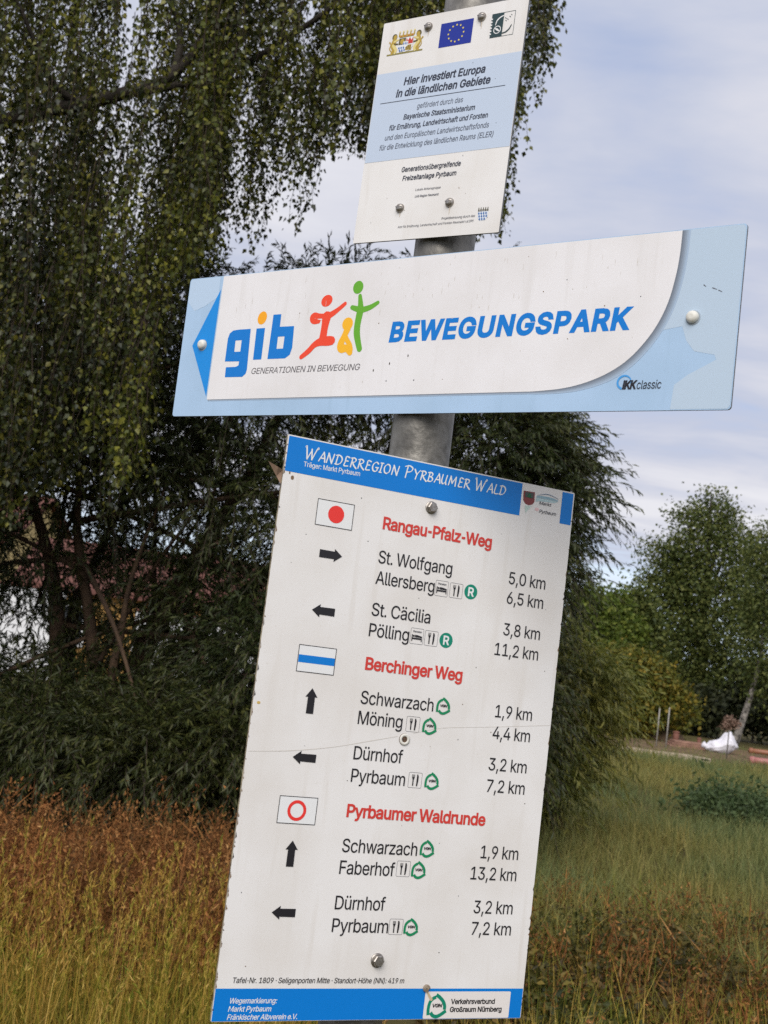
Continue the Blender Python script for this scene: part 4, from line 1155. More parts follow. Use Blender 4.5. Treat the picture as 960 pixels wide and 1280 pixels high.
def sign_root(name, loc, rot, label):
    y, a, b_ = (R(q) for q in rot)
    mt = Matrix.Rotation(y, 4, 'Z') @ Matrix.Rotation(a, 4, 'X') @ Matrix.Rotation(b_, 4, 'Y')
    mt.translation = (loc[0], loc[1], loc[2] + EYE)
    o = empty(name, (0, 0, 0), label, 'sign')
    o.matrix_world = mt
    return o
def panel(root, wmm, hmm, r, face, edge, th=0.003):
    """sheet with rounded corners; the face is material 0, rim and back material 1"""
    p = []
    x1, y1 = wmm / 2, hmm / 2
    for cx, cy, a0 in ((x1 - r, y1 - r, 0), (-x1 + r, y1 - r, 90), (-x1 + r, -y1 + r, 180), (x1 - r, -y1 + r, 270)):
        p += [((cx + r * math.cos(R(a0 + t))) / 1000, (cy + r * math.sin(R(a0 + t))) / 1000) for t in (0, 22, 45, 68, 90)]
    bm = bmesh.new()
    f_ = [bm.verts.new((x, 0, z)) for x, z in p]
    bk = [bm.verts.new((x, th, z)) for x, z in p]
    ff = bm.faces.new(f_)
    ff.material_index = 0
    q = bm.faces.new(bk[::-1]); q.material_index = 1
    for j in range(len(p)):
        q = bm.faces.new((f_[j], bk[j], bk[(j + 1) % len(p)], f_[(j + 1) % len(p)]))
        q.material_index = 1
    bmesh.ops.recalc_face_normals(bm, faces=bm.faces)
    return link('panel', bm_mesh('panel', bm), [face, edge], root)
def clamp(root, v):
    """band round the pole with a bridge to the sheet, behind the sign at height v (mm)"""
    mt = root.matrix_world.inverted()
    c_ = mt @ Vector((PX, PY, root.matrix_world.translation.z + v / 1000))
    bm = bmesh.new()
    r0, r1, hh = PR + 0.0006, PR + 0.0035, 0.014
    k = 36
    g = [[bm.verts.new((c_.x + r * math.cos(2 * math.pi * j / k), c_.y + r * math.sin(2 * math.pi * j / k), c_.z + z)) for j in range(k)] for r, z in ((r0, -hh), (r1, -hh), (r1, hh), (r0, hh))]
    for a in range(4):
        for j in range(k):
            bm.faces.new((g[a][j], g[a][(j + 1) % k], g[(a + 1) % 4][(j + 1) % k], g[(a + 1) % 4][j]))
    box_bm(bm, c_.x - 0.02, c_.x + 0.02, 0.0032, max(0.006, c_.y - PR - 0.001), c_.z - 0.012, c_.z + 0.012)
    box_bm(bm, c_.x - 0.006, c_.x + 0.006, c_.y + PR + 0.002, c_.y + PR + 0.022, c_.z - 0.011, c_.z + 0.011)
    link('pole_clamp', bm_mesh('pole_clamp', bm), M_galv, root)
def bolt(root, u, v, kind, r=6.0, label=None):
    bm = bmesh.new()
    p = (u / 1000, 0, v / 1000)
    r /= 1000
    if kind == 'cap':
        lathe_bm(bm, [(r, 0), (r, r * 0.35), (r * 0.92, r * 0.6), (r * 0.7, r * 0.8), (r * 0.35, r * 0.9)], 24, 'Y', p)
        m_ = M_capw
    elif kind == 'dome':
        lathe_bm(bm, [(r * 1.02, 0), (r * 1.02, r * 0.12), (r * 0.97, r * 0.3), (r * 0.85, r * 0.52), (r * 0.6, r * 0.74), (r * 0.3, r * 0.84)], 24, 'Y', p)
        box_bm(bm, p[0] - r * 0.75, p[0] + r * 0.75, -r * 0.88, -r * 0.5, p[2] + r * 0.02, p[2] + r * 0.2)
        m_ = M_bolt
    elif kind == 'hex':
        lathe_bm(bm, [(r * 1.08, 0), (r * 1.08, r * 0.16), (r * 0.8, r * 0.17)], 28, 'Y', p)
        lathe_bm(bm, [(r * 0.92, r * 0.15), (r * 0.92, r * 0.75), (r * 0.76, r * 0.86), (r * 0.3, r * 0.87)], 6, 'Y', p, hexa=True)
        m_ = M_bolt
    else:                        # hollow rusty rivet
        lathe_bm(bm, [(r * 1.08, 0), (r * 1.05, r * 0.18), (r * 0.7, r * 0.22), (r * 0.55, r * 0.12), (r * 0.42, r * 0.02)], 24, 'Y', p)
        m_ = [M_capw, M_rust]
        bm.faces.ensure_lookup_table()
        for f in bm.faces:
            c_ = f.calc_center_median()
            if math.hypot(c_.x - p[0], c_.z - p[2]) < r * 0.5 or math.hypot(c_.x - p[0], c_.z - p[2]) > r * 1.03:
                f.material_index = 1
    return tag(link('bolt', bm_mesh('bolt', bm), m_, root), label)
def one(name, root, fn, label=None):
    a = Art()
    fn(a)
    return a.build(name, root, label)

# ------------------------------------------------------------------ lowest sign: hiking distances
low = sign_root('hiking_sign', (0.061, 1.5389, -0.0844), (26.095, -0.523, 0.09), 'tall white hiking sign with blue bands, black arrows and village distances, lowest on the pole')
low_panel = panel(low, 401.8, 653.6, 1.5, M_panelw, M_edge, 0.0035)
TR = lambda body, u0, v, u1, cap, m_, bold=0.0, shear=0.0, layer=2, v1=None, name='text_line', label=None: one(name, low, lambda a: a.text(body, u0, v, u1, cap, m_, layer, bold, shear, v1), label)
def header(a):
    a.rect(-199.4, 284.4, 121, 325.4, I_blue, 1)
    a.rect(182.2, 284.4, 199.2, 325.2, I_blue, 1)
one('header_band', low, header)
SK = {'W': (1.05, [[(-.06, .95), (.02, 1), (.2, 0)], [(.2, 0), (.53, .8)], [(.5, .85), (.62, 0)], [(.62, 0), (.98, 1), (1.06, .98)]]),
      'A': (.72, [[(0, 0), (.22, .5), (.45, 1)], [(.45, 1), (.6, .5), (.7, 0)], [(.16, .36), (.64, .36)]]),
      'N': (.85, [[(0, 0), (.13, 1)], [(.13, 1), (.6, 0)], [(.6, 0), (.76, 1)]]),
      'D': (.78, [[(.06, 0), (.17, 1)], [(-.05, .93), (.3, 1), (.62, .82), (.7, .5), (.52, .14), (.22, 0), (-.02, .02)]]),
      'E': (.62, [[(.56, .96), (.2, 1), (.15, .5), (.08, .02), (.52, .04)], [(.14, .53), (.46, .56)]]),
      'R': (.72, [[(.05, 0), (.16, 1)], [(-.04, .92), (.3, 1), (.56, .86), (.46, .6), (.15, .5)], [(.22, .5), (.42, .2), (.72, -.06)]]),
      'G': (.78, [[(.66, .86), (.45, 1), (.16, .82), (.04, .45), (.16, .08), (.42, 0), (.6, .12), (.62, .42)], [(.42, .43), (.74, .44)]]),
      'I': (.3, [[(.05, 0), (.17, 1)], [(.0, 1), (.32, 1.02)], [(-.06, 0), (.2, 0)]]),
      'O': (.84, [[(.42, 1), (.13, .8), (.04, .45), (.16, .08), (.40, 0)], [(.37, 0), (.65, .2), (.74, .6), (.62, .93), (.38, 1)]]),
      'P': (.68, [[(.05, -.05), (.17, 1)], [(-.1, .88), (.3, 1), (.62, .84), (.5, .55), (.16, .44)]]),
      'Y': (.66, [[(0, 1), (.15, .72), (.32, .5)], [(.66, 1), (.32, .5), (.2, -.04)]]),
      'B': (.68, [[(.05, 0), (.16, 1)], [(-.04, .93), (.3, 1), (.52, .84), (.42, .6), (.16, .53)], [(.2, .53), (.5, .45), (.58, .22), (.4, .02), (-.02, .01)]]),
      'U': (.74, [[(.06, 1), (.0, .3), (.2, 0), (.44, .2)], [(.6, 1), (.5, .3), (.58, 0)]]),
      'M': (1.0, [[(0, 0), (.16, 1)], [(.16, 1), (.42, .25)], [(.42, .25), (.82, 1)], [(.82, 1), (.84, 0)]]),
      'L': (.58, [[(.17, 1), (.06, .05), (.54, .02)]])}
def title(a):
    x, items = 0.0, []
    for word in ('WANDERREGION', 'PYRBAUMER', 'WALD'):
        for i, ch in enumerate(word):
            big = i == 0
            sc_ = 1.28 if big else 1.0
            if big and ch == 'P':
                x += 0.05
            items.append((ch, x, sc_))
            x += (SK[ch][0] + 0.13) * sc_
        x += 0.52
    x -= 0.52
    f = (98.5 + 177.5) / x
    hh = 11.2
    k = 0
    for ch, px, sc_ in items:
        base = 302.6 + 3.6 * px / x
        for st in SK[ch][1]:
            pts = [(-177.0 + (px + p[0] * sc_ * 0.96) * f + p[1] * 0.8, base + p[1] * hh * sc_) for p in st]
            q = spline([(p[0], p[1], 0) for p in pts], 5) if len(pts) > 2 else [Vector((*p, 0)) for p in pts]
            ws = []
            for i in range(len(q)):
                d = q[min(i + 1, len(q) - 1)] - q[max(i - 1, 0)]
                an = math.atan2(d.y, d.x)
                ws.append(0.75 + 1.15 * abs(math.sin(an - R(38))))
            a.stroke([(p.x, p.y) for p in q], ws, I_white, 2 + 0.25 * (k % 4), 1)
            k += 1
one('title_lettering', low, title)
TR('Träger: Markt Pyrbaum', -177.3, 293.4, -104.6, 5.8, I_white, 0.06, 0, 2, 294.6)
def crest(a):
    a.poly([(123.6, 316.8), (140.6, 317.4), (141.2, 305), (138.5, 301.4), (133, 299.4), (127.6, 301), (124.2, 305)], ink('crest_red', (126, 58, 58)), 1)
    a.rect(126.2, 309.2, 138.8, 315.8, ink('crest_grey', (70, 74, 72)), 2)
    a.poly([(129, 309.4), (136.4, 309.4), (134.6, 312), (135.4, 312), (132.7, 315.6), (130, 312), (130.8, 312)], ink('crest_green', (28, 92, 58)), 3)
    a.poly([(127.5, 298.4), (137.6, 299.2), (132.6, 293), (129.6, 288.8)], ink('crest_shade', (186, 204, 196)), 1)
    a.stroke([(144, 313.6), (152, 316.6), (160, 318), (168, 317), (176.5, 314.5)], [0.4, 0.9, 1.1, 0.9, 0.5], ink('hill_line', (128, 142, 160)), 2)
    a.poly([(143.5, 313), (150, 314.4), (160, 315), (170, 314.4), (177, 312.8), (176.6, 311.4), (143.4, 311.4)], ink('hill_mid', (142, 172, 184)), 1)
    a.poly([(143.3, 311), (176.4, 311), (172, 308.8), (160, 308), (148, 307.4), (143.2, 305.5)], ink('hill_low', (176, 200, 204)), 1)
    a.disc(146, 296.5, 3.2, 2.2, ink('crest_pink', (226, 190, 190)), 1)
    a.text('Markt', 148.4, 303.4, 166.6, 4.0, I_grey, 2, 0.08, 0.25)
    a.text('Pyrbaum', 149.6, 292.8, 175.2, 4.4, I_grey, 2, 0.1, 0.25)
one('municipal_crest', low, crest)
# trail marks
def flag(v0, v1, inner, name='trail_mark', label=None):
    def fn(a):
        a.rect(-153.6, v0, -106.6, v1, I_white, 1)
        a.frame(-153.9, v0 - 0.3, -106.3, v1 + 0.3, 0.75, I_black, 2)
        inner(a)
    one(name, low, fn, label)
flag(229.5, 259.7, lambda a: a.disc(-128.6, 244.8, 10.3, 10.3, I_redd, 2), label='trail mark with a red disc')
flag(59.8, 90.2, lambda a: a.rect(-152.8, 70.2, -107.1, 79.0, I_blue, 1.5), label='trail mark with a blue stripe')
flag(-110.7, -80.5, lambda a: a.ring(-130.9, -95.9, 11.6, 8.0, I_redd, 2), label='trail mark with a red ring')
def arrow(cx, cy, ang, n='arrow_symbol'):
    p = [(14.6, 0), (4.4, 7.6), (4.6, 4.4), (-14.4, 4.6), (-14.4, -4.6), (4.6, -4.4), (4.4, -7.6)]
    c_, s_ = math.cos(R(ang)), math.sin(R(ang))
    one(n, low, lambda a: a.poly([(cx + x * c_ - y * s_, cy + x * s_ + y * c_) for x, y in p], I_black, 2))
arrow(-129.0, 197.2, 0); arrow(-129.2, 131.4, 180); arrow(-130.6, 27.8, 90)
arrow(-129.8, -36.6, 180); arrow(-131.2, -143.9, 90); arrow(-131.2, -209, 180)
for body, u0, u1, v in (('Rangau-Pfalz-Weg', -66.6, 85.6, 237.4), ('Berchinger Weg', -67.3, 65.0, 70.5), ('Pyrbaumer Waldrunde', -68.2, 120.1, -99.6)):
    TR(body, u0, v, u1, 15.3, I_red, 0.62, 0, 2, name='trail_name')
def bed(a, u, v):
    a.frame(u, v, u + 17.8, v + 19, 0.4, I_grey, 1, 1.4)
    a.text('Pension', u + 3.2, v + 13.9, u + 14.8, 2.3, I_grey, 2, 0.1)
    a.rect(u + 1.8, v + 5.6, u + 16, v + 7.5, I_black, 2)
    a.rect(u + 1.8, v + 3.4, u + 3.0, v + 11.4, I_black, 2.3)
    a.rect(u + 14.8, v + 3.4, u + 16, v + 5.8, I_black, 2.3)
    a.poly([(u + 6.2, v + 8.3), (u + 16, v + 8.0), (u + 16, v + 9.6), (u + 10, v + 10.9), (u + 6.2, v + 11.0)], I_black, 2)
    a.disc(u + 4.6, v + 9.6, 1.25, 1.25, I_black, 2)
def cutlery(a, u, v):
    a.frame(u, v, u + 18.2, v + 18.2, 0.4, I_grey, 1, 1.6)
    a.stroke([(u + 6.4, v + 2.4), (u + 6.3, v + 10)], 1.5, I_black, 2, caps=False)
    a.poly([(u + 4.4, v + 12.6), (u + 5.6, v + 9.4), (u + 7.0, v + 9.4), (u + 8.2, v + 12.6)], I_black, 2.3)
    for k in range(3):
        a.rect(u + 4.5 + 1.45 * k, v + 12.4, u + 5.2 + 1.45 * k, v + 15.8, I_black, 2)
    a.poly([(u + 10.9, v + 2.2), (u + 12.5, v + 2.2), (u + 13.3, v + 8), (u + 13.4, v + 13.6), (u + 12.4, v + 16), (u + 11.1, v + 16)], I_black, 2)
def rail(a, u, v):
    a.disc(u, v, 9.2, 9.2, I_green, 1)
    a.text('R', u - 4.0, v - 5.6, u + 4.4, 11.2, I_white, 2, 0.45)
def vgn(a, u, v, r=9.2, m_=None, cap=3.2):
    k = r / 9.2
    P_ = lambda *p: [(u + x * k, v + y * k) for x, y in p]
    a.stroke(P_((-7.9, -7.6), (-8.2, -2), (-7.2, 3.2), (-4.2, 6.4), (-1.5, 7.4)), 3.0 * k, m_ or I_vgn, 2, caps=False)
    a.stroke(P_((-1.6, 9.4), (2.4, 7.0), (6, 3.6), (7.7, 0.2), (7.9, -3)), 3.1 * k, m_ or I_vgn, 2.4, caps=False)
    a.stroke(P_((-5.6, -5.4), (-3.2, -8), (0.4, -8.8), (4.4, -7.4), (9.6, -4.0)), 3.1 * k, m_ or I_vgn, 2.2, caps=False)
    a.text('VGN', u - 4.9 * k, v - 1.2 * k, u + 4.9 * k, cap * k, I_black, 2.6, 0.22 * k, 0.15)
for body, u0, u1, v, icons in (
    ('St. Wolfgang', -67.2, 34.0, 196.8, ()), ('Allersberg', -67.5, 12.4, 172.1, (('bed_symbol', bed, 13.6, 169.0), ('cutlery_symbol', cutlery, 33.8, 169.5), ('cycle_route_symbol', rail, 63.6, 180.0))),
    ('St. Cäcilia', -67.7, 11.7, 134.4, ()), ('Pölling', -67.9, -14.3, 110.0, (('bed_symbol', bed, -12.6, 107.9), ('cutlery_symbol', cutlery, 7.0, 108.0), ('cycle_route_symbol', rail, 36.7, 117.3))),
    ('Schwarzach', -68.0, 29.8, 30.9, (('transit_symbol', vgn, 43.3, 38.6),)), ('Möning', -68.3, -9.5, 7.4, (('cutlery_symbol', cutlery, -4.2, 4.3), ('transit_symbol', vgn, 27.6, 13.2))),
    ('Dürnhof', -68.3, -3.7, -33.4, ()), ('Pyrbaum', -68.1, 3.0, -59.3, (('cutlery_symbol', cutlery, 7.4, -60.7), ('transit_symbol', vgn, 39.2, -51.2))),
    ('Schwarzach', -68.6, 30.3, -139.2, (('transit_symbol', vgn, 43.3, -130.4),)), ('Faberhof', -68.6, 3.1, -163.9, (('cutlery_symbol', cutlery, 5.4, -164.0), ('transit_symbol', vgn, 35.0, -155.6))),
    ('Dürnhof', -68.8, -3.9, -203.6, ()), ('Pyrbaum', -69.1, 3.5, -228.9, (('cutlery_symbol', cutlery, 4.6, -230.6), ('transit_symbol', vgn, 33.6, -221.5)))):
    TR(body, u0, v, u1, 15.4, I_black, 0.12, name='place_name')
    for nm, fn, u, v_ in icons:
        one(nm, low, lambda a, fn=fn, u=u, v_=v_: fn(a, u, v_))
for body, u0, u1, v in (('5,0 km', 116.0, 170.7, 197.4), ('6,5 km', 116.1, 170.4, 172.8), ('3,8 km', 116.0, 170.6, 133.4), ('11,2 km', 106.7, 171.1, 107.8),
                        ('1,9 km', 117.3, 171.4, 32.3), ('4,4 km', 116.9, 171.7, 6.0), ('3,2 km', 116.1, 171.6, -32.4), ('7,2 km', 116.6, 171.9, -58.5),
                        ('1,9 km', 118.5, 172.7, -138), ('13,2 km', 107.5, 173.2, -163.6), ('3,2 km', 116.9, 172.8, -203.4), ('7,2 km', 117.0, 173.6, -228.6)):
    TR(body, u0, v, u1, 15.2, I_black, 0.10, name='distance_text')
one('footer_band', low, lambda a: a.rect(-200.2, -326.4, 200.2, -291.6, I_blue, 1))
TR('Tafel-Nr. 1809 · Seligenporten Mitte · Standort-Höhe (NN): 419 m', -182, -285.6, 32.5, 6.0, I_black, 0.06, 0.12)
for body, u1, v in (('Wegemarkierung:', -126.2, -307.4), ('Markt Pyrbaum', -131.8, -316.1), ('Fränkischer Albverein e.V.', -98.7, -324.8)):
    TR(body, -182.6, v, u1, 5.8, I_white, 0.1, 0.18)
def sticker(a):
    a.rect(63.2, -326.0, 182.8, -295.0, ink('sticker_white', (220, 214, 210)), 1.6, 1.6)
    vgn(a, 80.6, -311.6, 12.6, ink('sticker_green', (14, 128, 100)))
    a.text('Verkehrsverbund', 99.4, -309.6, 161.1, 6.2, I_black, 2.4, 0.28)
    a.text('Großraum Nürnberg', 99.0, -318.8, 172.0, 6.2, I_black, 2.4, 0.3)
one('sticker', low, sticker, 'white transit association sticker with green logo')
def crack(a):
    m_ = ink('hairline', (206, 200, 193))
    a.stroke([(-199, -34.4), (-149.3, -30.1), (-96.1, -21.7), (-50.1, -11.0), (-14, -2.4)], [0.5, 0.9, 0.7, 0.9, 0.6], m_, 1, 4)
    a.stroke([(6, 2.6), (45.9, 12.6), (111.2, 19.6), (200, 29.5)], [0.4, 0.6, 0.45, 0.6], m_, 1, 4)
one('crack', low, crack)
def dirt_low(a):
    for i in range(70):                       # chipped, browned rim
        v = random.uniform(-320, 318)
        sgn = -1 if random.random() < 0.62 else 1
        L = random.uniform(1.5, 9)
        d = random.uniform(0.5, 1.9)
        x0 = sgn * 200.7
        a.poly([(x0, v), (x0 - sgn * d, v + L * 0.3), (x0 - sgn * d * 0.5, v + L * 0.6), (x0, v + L)][::1 if sgn < 0 else -1], random.choice([I_dirt, I_dirt, I_dark]), 1.2 + 0.02 * i)
    for i in range(26):
        a.disc(random.uniform(-190, 190), random.uniform(-280, 270), random.uniform(.3, .8), random.uniform(.3, .8), random.choice([I_dirt, I_dark, I_grey]), 1.2 + 0.03 * i, k=8)
    a.disc(-189, 278, 2.0, 2.6, I_dirt, 1.4, k=9)
    a.disc(-193, 283, 1.0, 1.6, I_dirt, 1.4, k=9)
    a.disc(-194, 20, 2.2, 1.6, ink('lichen', (196, 166, 92), .9), 1.4, k=9)
    a.stroke([(64, -292), (68, -299), (72, -304)], [0.8, 2.6, 3.4], ink('snail_foot', (190, 170, 136), .7), 3)
a_ = Art()
dirt_low(a_)
a_.print_on(low_panel)
bolt(low, -4.8, 273.5, 'hex', 7.2); bolt(low, -4.2, -5.2, 'rivet', 6.6, 'hollow rusty rivet'); bolt(low, -6.1, -259.8, 'hex', 7.6)
for v in (273.5, -5.2, -259.8):
    clamp(low, v)
# snail on the sticker's upper left corner
sn = sign_root('snail', (0.061, 1.5389, -0.0844), (26.095, -0.523, 0.09), 'tiny brownish snail shell stuck above the white sticker on the lowest sign')
sn['category'] = 'snail'
mt = sn.matrix_world.copy()
mt.translation = mt @ Vector((0.0632, -0.0009, -0.2915))
sn.matrix_world = mt
tb = Tubes()
pts, rad = [], []
for i in range(40):
    t = i / 39
    a_ = t * 4.6 * math.pi
    rr_ = 0.0036 * (1 - t * 0.86)
    pts.append((rr_ * math.cos(a_), -0.0022 * t, rr_ * math.sin(a_)))
    rad.append(0.0019 * (1 - 0.75 * t))
tb.add(pts, rad, 8)
link('shell', tb.mesh('shell'), mat('snail_shell', (0.35, 0.28, 0.2), 0.5, noise=(600, 0.15), second=(0.12, 0.09, 0.07)), sn)
# dry leaf caught at the sign's left rim
lf = sign_root('dry_leaf', (0.061, 1.5389, -0.0844), (26.095, -0.523, 0.09), 'small brown dry leaf caught on the upper left rim of the lowest sign')
lf['category'] = 'leaf'
mt = lf.matrix_world.copy()
mt.translation = mt @ Vector((-0.2008, 0.002, 0.281))
lf.matrix_world = mt
V = [(0, 0, 0.004), (0, 0.002, -0.012), (-0.008, -0.004, 0.006), (-0.017, 0.003, 0.011), (-0.006, 0.003, -0.004), (-0.018, 0.0035, 0.0118), (0, 0.0015, 0.0045)]
me = bpy.data.meshes.new('dry_leaf')
me.from_pydata(V, [], [(0, 2, 4), (0, 4, 1), (2, 3, 4), (3, 5, 4)])
link('blade', me, mat('dry_leaf_brown', (0.36, 0.24, 0.17), 0.8, noise=(200, 0.2)), lf)

# ------------------------------------------------------------------ middle sign: direction board
mid = sign_root('direction_sign', (0.0137, 1.5355, 0.3997), (-36.695, 0.912, 0.267), 'long light blue and white direction board reading BEWEGUNGSPARK, in the middle of the pole')
mid_panel = panel(mid, 815.7, 199.0, 4.0, M_panelb, M_alu, 0.003)
CUR = [(169.5, -75.7), (203.7, -73.5), (232.5, -68.3), (260.1, -58.6), (282.8, -45.3), (300.7, -28.1), (316.0, -6.6), (326.9, 18.7), (333.0, 47.8), (335.4, 73), (335.8, 98.6)]
cur = [(p.x, p.y) for p in spline([(x, y, 0) for x, y in CUR], 4)]
def pale2(a):
    m_ = ink('pale_blue', (179, 196, 213))
    a.poly([(337, 98.6), (338, 60), (330, 20), (318, -12), (346, -8), (352, -24), (362, -36), (385, -40.6), (387.4, -46), (357.6, -61.2), (343, -72), (341, -98.4), (404, -98.4), (406.8, -95), (406.8, 95), (404, 98.6)], m_, 0.6)
one('map_print', mid, pale2)
one('corner_print', mid, lambda a: a.poly([(-404, 98), (-349, 98.6), (-348, 70), (-372, 58), (-392, 52), (-407, 66), (-406.5, 95)], ink('pale_cloud', (180, 200, 222)), 0.6))
def drop_shadow(a):
    """drop shadow printed round the white field, its shade imitated in grey-blue bands"""
    cols = [(112, 120, 132), (124, 134, 148), (138, 150, 166), (150, 166, 184), (160, 178, 200)]  # printed shadow tones, darkest next to the white field
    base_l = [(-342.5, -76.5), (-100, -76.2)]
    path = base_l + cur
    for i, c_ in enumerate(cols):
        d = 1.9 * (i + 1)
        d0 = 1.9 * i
        m_ = ink('drop_shadow_ink', c_)
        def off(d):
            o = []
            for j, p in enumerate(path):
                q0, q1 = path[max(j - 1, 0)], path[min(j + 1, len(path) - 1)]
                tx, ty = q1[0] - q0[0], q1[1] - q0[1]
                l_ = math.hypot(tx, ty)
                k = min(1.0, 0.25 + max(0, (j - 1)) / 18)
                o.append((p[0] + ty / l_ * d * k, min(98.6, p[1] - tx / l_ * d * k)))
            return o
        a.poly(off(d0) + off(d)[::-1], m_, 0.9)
one('field_shadow_print', mid, drop_shadow)
one('white_field', mid, lambda a: a.poly([(-342.7, 98.7), (-344.4, -76.6)] + cur, M_panelm, 1.3))
one('arrow_symbol', mid, lambda a: a.poly([(-345.2, 80.4), (-386.6, 1.4), (-346.4, -72.4)], ink('arrow_blue', (18, 134, 214)), 1.3))
def gib(a):
    bl = I_blue
    a.loops([[(-278.9, 20.4), (-276.2, -36.1), (-277.6, -42.0), (-283.4, -46.2), (-315.4, -45.9), (-316.0, -31.9), (-297.3, -31.8), (-292.9, -29.8), (-292.7, -24.4), (-319.3, -23.7), (-319.3, 8.6), (-317.1, 15.6), (-311.2, 19.6), (-300.3, 20.4)],
             [(-304.4, 5.2), (-293.0, 5.2), (-292.8, -10.7), (-304.0, -10.7)]], bl, 2)
    a.poly([(-268.3, 20.3), (-253.0, 20.3), (-252.5, -23.1), (-267.4, -23.1)], bl, 2)
    a.disc(-260.3, 34.6, 8.0, 9.2, ink('dot_orange', (240, 164, 24)), 2, -0.35)
    a.loops([[(-240.8, 38.0), (-226.8, 37.9), (-226.6, 20.6), (-201.6, 20.3), (-200.2, -9.1), (-202.9, -18.4), (-210.6, -23.2), (-241.5, -23.0)],
             [(-227.8, 7.0), (-216.2, 7.0), (-216.2, -9.5), (-227.6, -9.5)]], bl, 2)
one('logo_lettering', mid, gib)
def red(a):
    m_ = ink('figure_red', (232, 72, 42))
    a.disc(-150.7, 51.4, 9.3, 7.8, m_, 2, 0.3)
    a.stroke([(-119.6, 45.6), (-129.7, 38.6), (-141, 32.4), (-151, 30.0), (-161.5, 31.2), (-168.5, 33.4), (-172.0, 30.0), (-169, 25.2), (-160.5, 24.6)], [5.5, 6.5, 8.5, 9, 8, 7.0, 8, 8, 6.5], m_, 2)
    a.stroke([(-147.6, 30.0), (-148.8, 15.8), (-149.9, -2.8)], [15, 11.4, 12.5], m_, 2.3)
    a.stroke([(-134.6, -2.6), (-141, -2.6), (-152.4, -3.0), (-162.6, -6.9), (-171.2, -14.8), (-182.5, -22.4)], [12, 13, 11.5, 8.5, 8, 6.4], m_, 2.6)
one('red_figure', mid, red)
def yel(a):
    m_ = ink('figure_yellow', (240, 178, 34))
    a.disc(-111.5, 18.4, 8.6, 8.6, m_, 2)
    a.stroke([(-110.6, 12), (-113.8, 4), (-118.6, -7.5), (-116.5, -13.5), (-108, -14), (-101.8, -19.6)], [10.5, 9.0, 10.5, 12, 9.5, 8], m_, 2.3)
    a.stroke([(-113.2, 3), (-109, -3), (-103.5, -9.5), (-100.2, -16)], [7, 7, 6.5, 5], m_, 2.6)
one('yellow_figure', mid, yel)
def grn(a):
    m_ = ink('figure_green', (98, 166, 44))
    a.disc(-101.4, 66.0, 8.2, 8.6, m_, 2)
    a.stroke([(-96.8, 54.6), (-94.4, 44), (-93.6, 34), (-95.2, 18), (-94.6, 5.6), (-91, -6), (-87.2, -15.5)], [5.5, 8, 10.5, 10, 10, 9, 8], m_, 2)
    a.stroke([(-107.4, 40.0), (-99, 37.4), (-90.2, 36.0), (-78, 38.4), (-66.6, 43.8)], [6, 7.5, 8, 7, 5], m_, 2.3)
one('green_figure', mid, grn)
one('slogan_text', mid, lambda a: a.text('GENERATIONEN IN BEWEGUNG', -268.0, -42.7, -83.6, 8.2, ink('slogan_grey', (96, 92, 94)), 2, 0.05, 0.17))
one('title_lettering', mid, lambda a: a.text('BEWEGUNGSPARK', -42.3, -9.2, 283.2, 26.6, I_blue, 2, 1.75, 0.11, track=-42))
def ikk(a):
    pts = [(284.9 + 8.0 * math.cos(R(t)), -67.8 + 7.4 * math.sin(R(t))) for t in range(-10, 262, 16)]
    a.stroke(pts, [0.8 + 1.5 * min(1, i / 8) for i in range(len(pts))], ink('ring_blue', (70, 150, 214)), 2, 2)
    a.text('iKK', 282.8, -75.6, 299.0, 10.0, I_black, 2.6, 0.55, 0.14)
    a.text('classic', 299.9, -75.4, 328.2, 9.4, I_black, 2.6, 0.0, 0.1)
one('sponsor_logo', mid, ikk)
def dirt_mid(a):
    m1, m2 = ink('bird_dirt', (204, 198, 192), .8), I_dirt
    for i in range(46):
        x = random.choice([random.uniform(-330, 330), random.gauss(20, 60)])
        x = max(-335, min(330, x))
        L = random.uniform(2, 9)
        y0 = random.uniform(30, 97)
        a.stroke([(x, y0), (x + random.uniform(-.4, .4), y0 - L * 0.5), (x, y0 - L)], [0.3, random.uniform(.4, .9), 0.25], m1, 1.8 + .01 * i, 2)
    for i in range(22):
        sx_, sy_ = random.uniform(-330, 300), random.uniform(-70, 96)
        sy_ = -58 if -50 < sy_ < -30 else sy_                # none across the slogan
        a.disc(sx_, sy_, random.uniform(.35, .9), random.uniform(.35, 1.2), random.choice([m1, m2, I_grey]), 2 + .01 * i, k=8)
    for x, y in ((-37, -36), (-10, -27), (-61, -44)):
        a.disc(x, y, 0.8, 1.8, I_dark, 2.3, k=8)
    for u, v in ((-366.7, 1.9), (357.0, 1.1)):
        a.ring(u + 0.4, v - 0.6, 8.1, 6.4, ink('bolt_grime', (150, 160, 170), .8), 2.2)
    for x, y, l_ in ((376, 32, 5), (383, 29, 4), (366, 36, 2.5)):
        a.stroke([(x, y), (x + l_, y - 2)], [0.9, 0.5], I_grey, 2.3)
a_ = Art()
dirt_mid(a_)
a_.print_on(mid_panel)
bolt(mid, -366.7, 1.9, 'cap', 6.9); bolt(mid, 357.0, 1.1, 'cap', 6.8)
clamp(mid, 60); clamp(mid, -60)
bm = bmesh.new()
for v in (0.06, -0.06):
    box_bm(bm, -0.38, 0.38, 0.0032, 0.0062, v - 0.012, v + 0.012)
link('stiffening_rail', bm_mesh('stiffening_rail', bm), M_galv, mid)

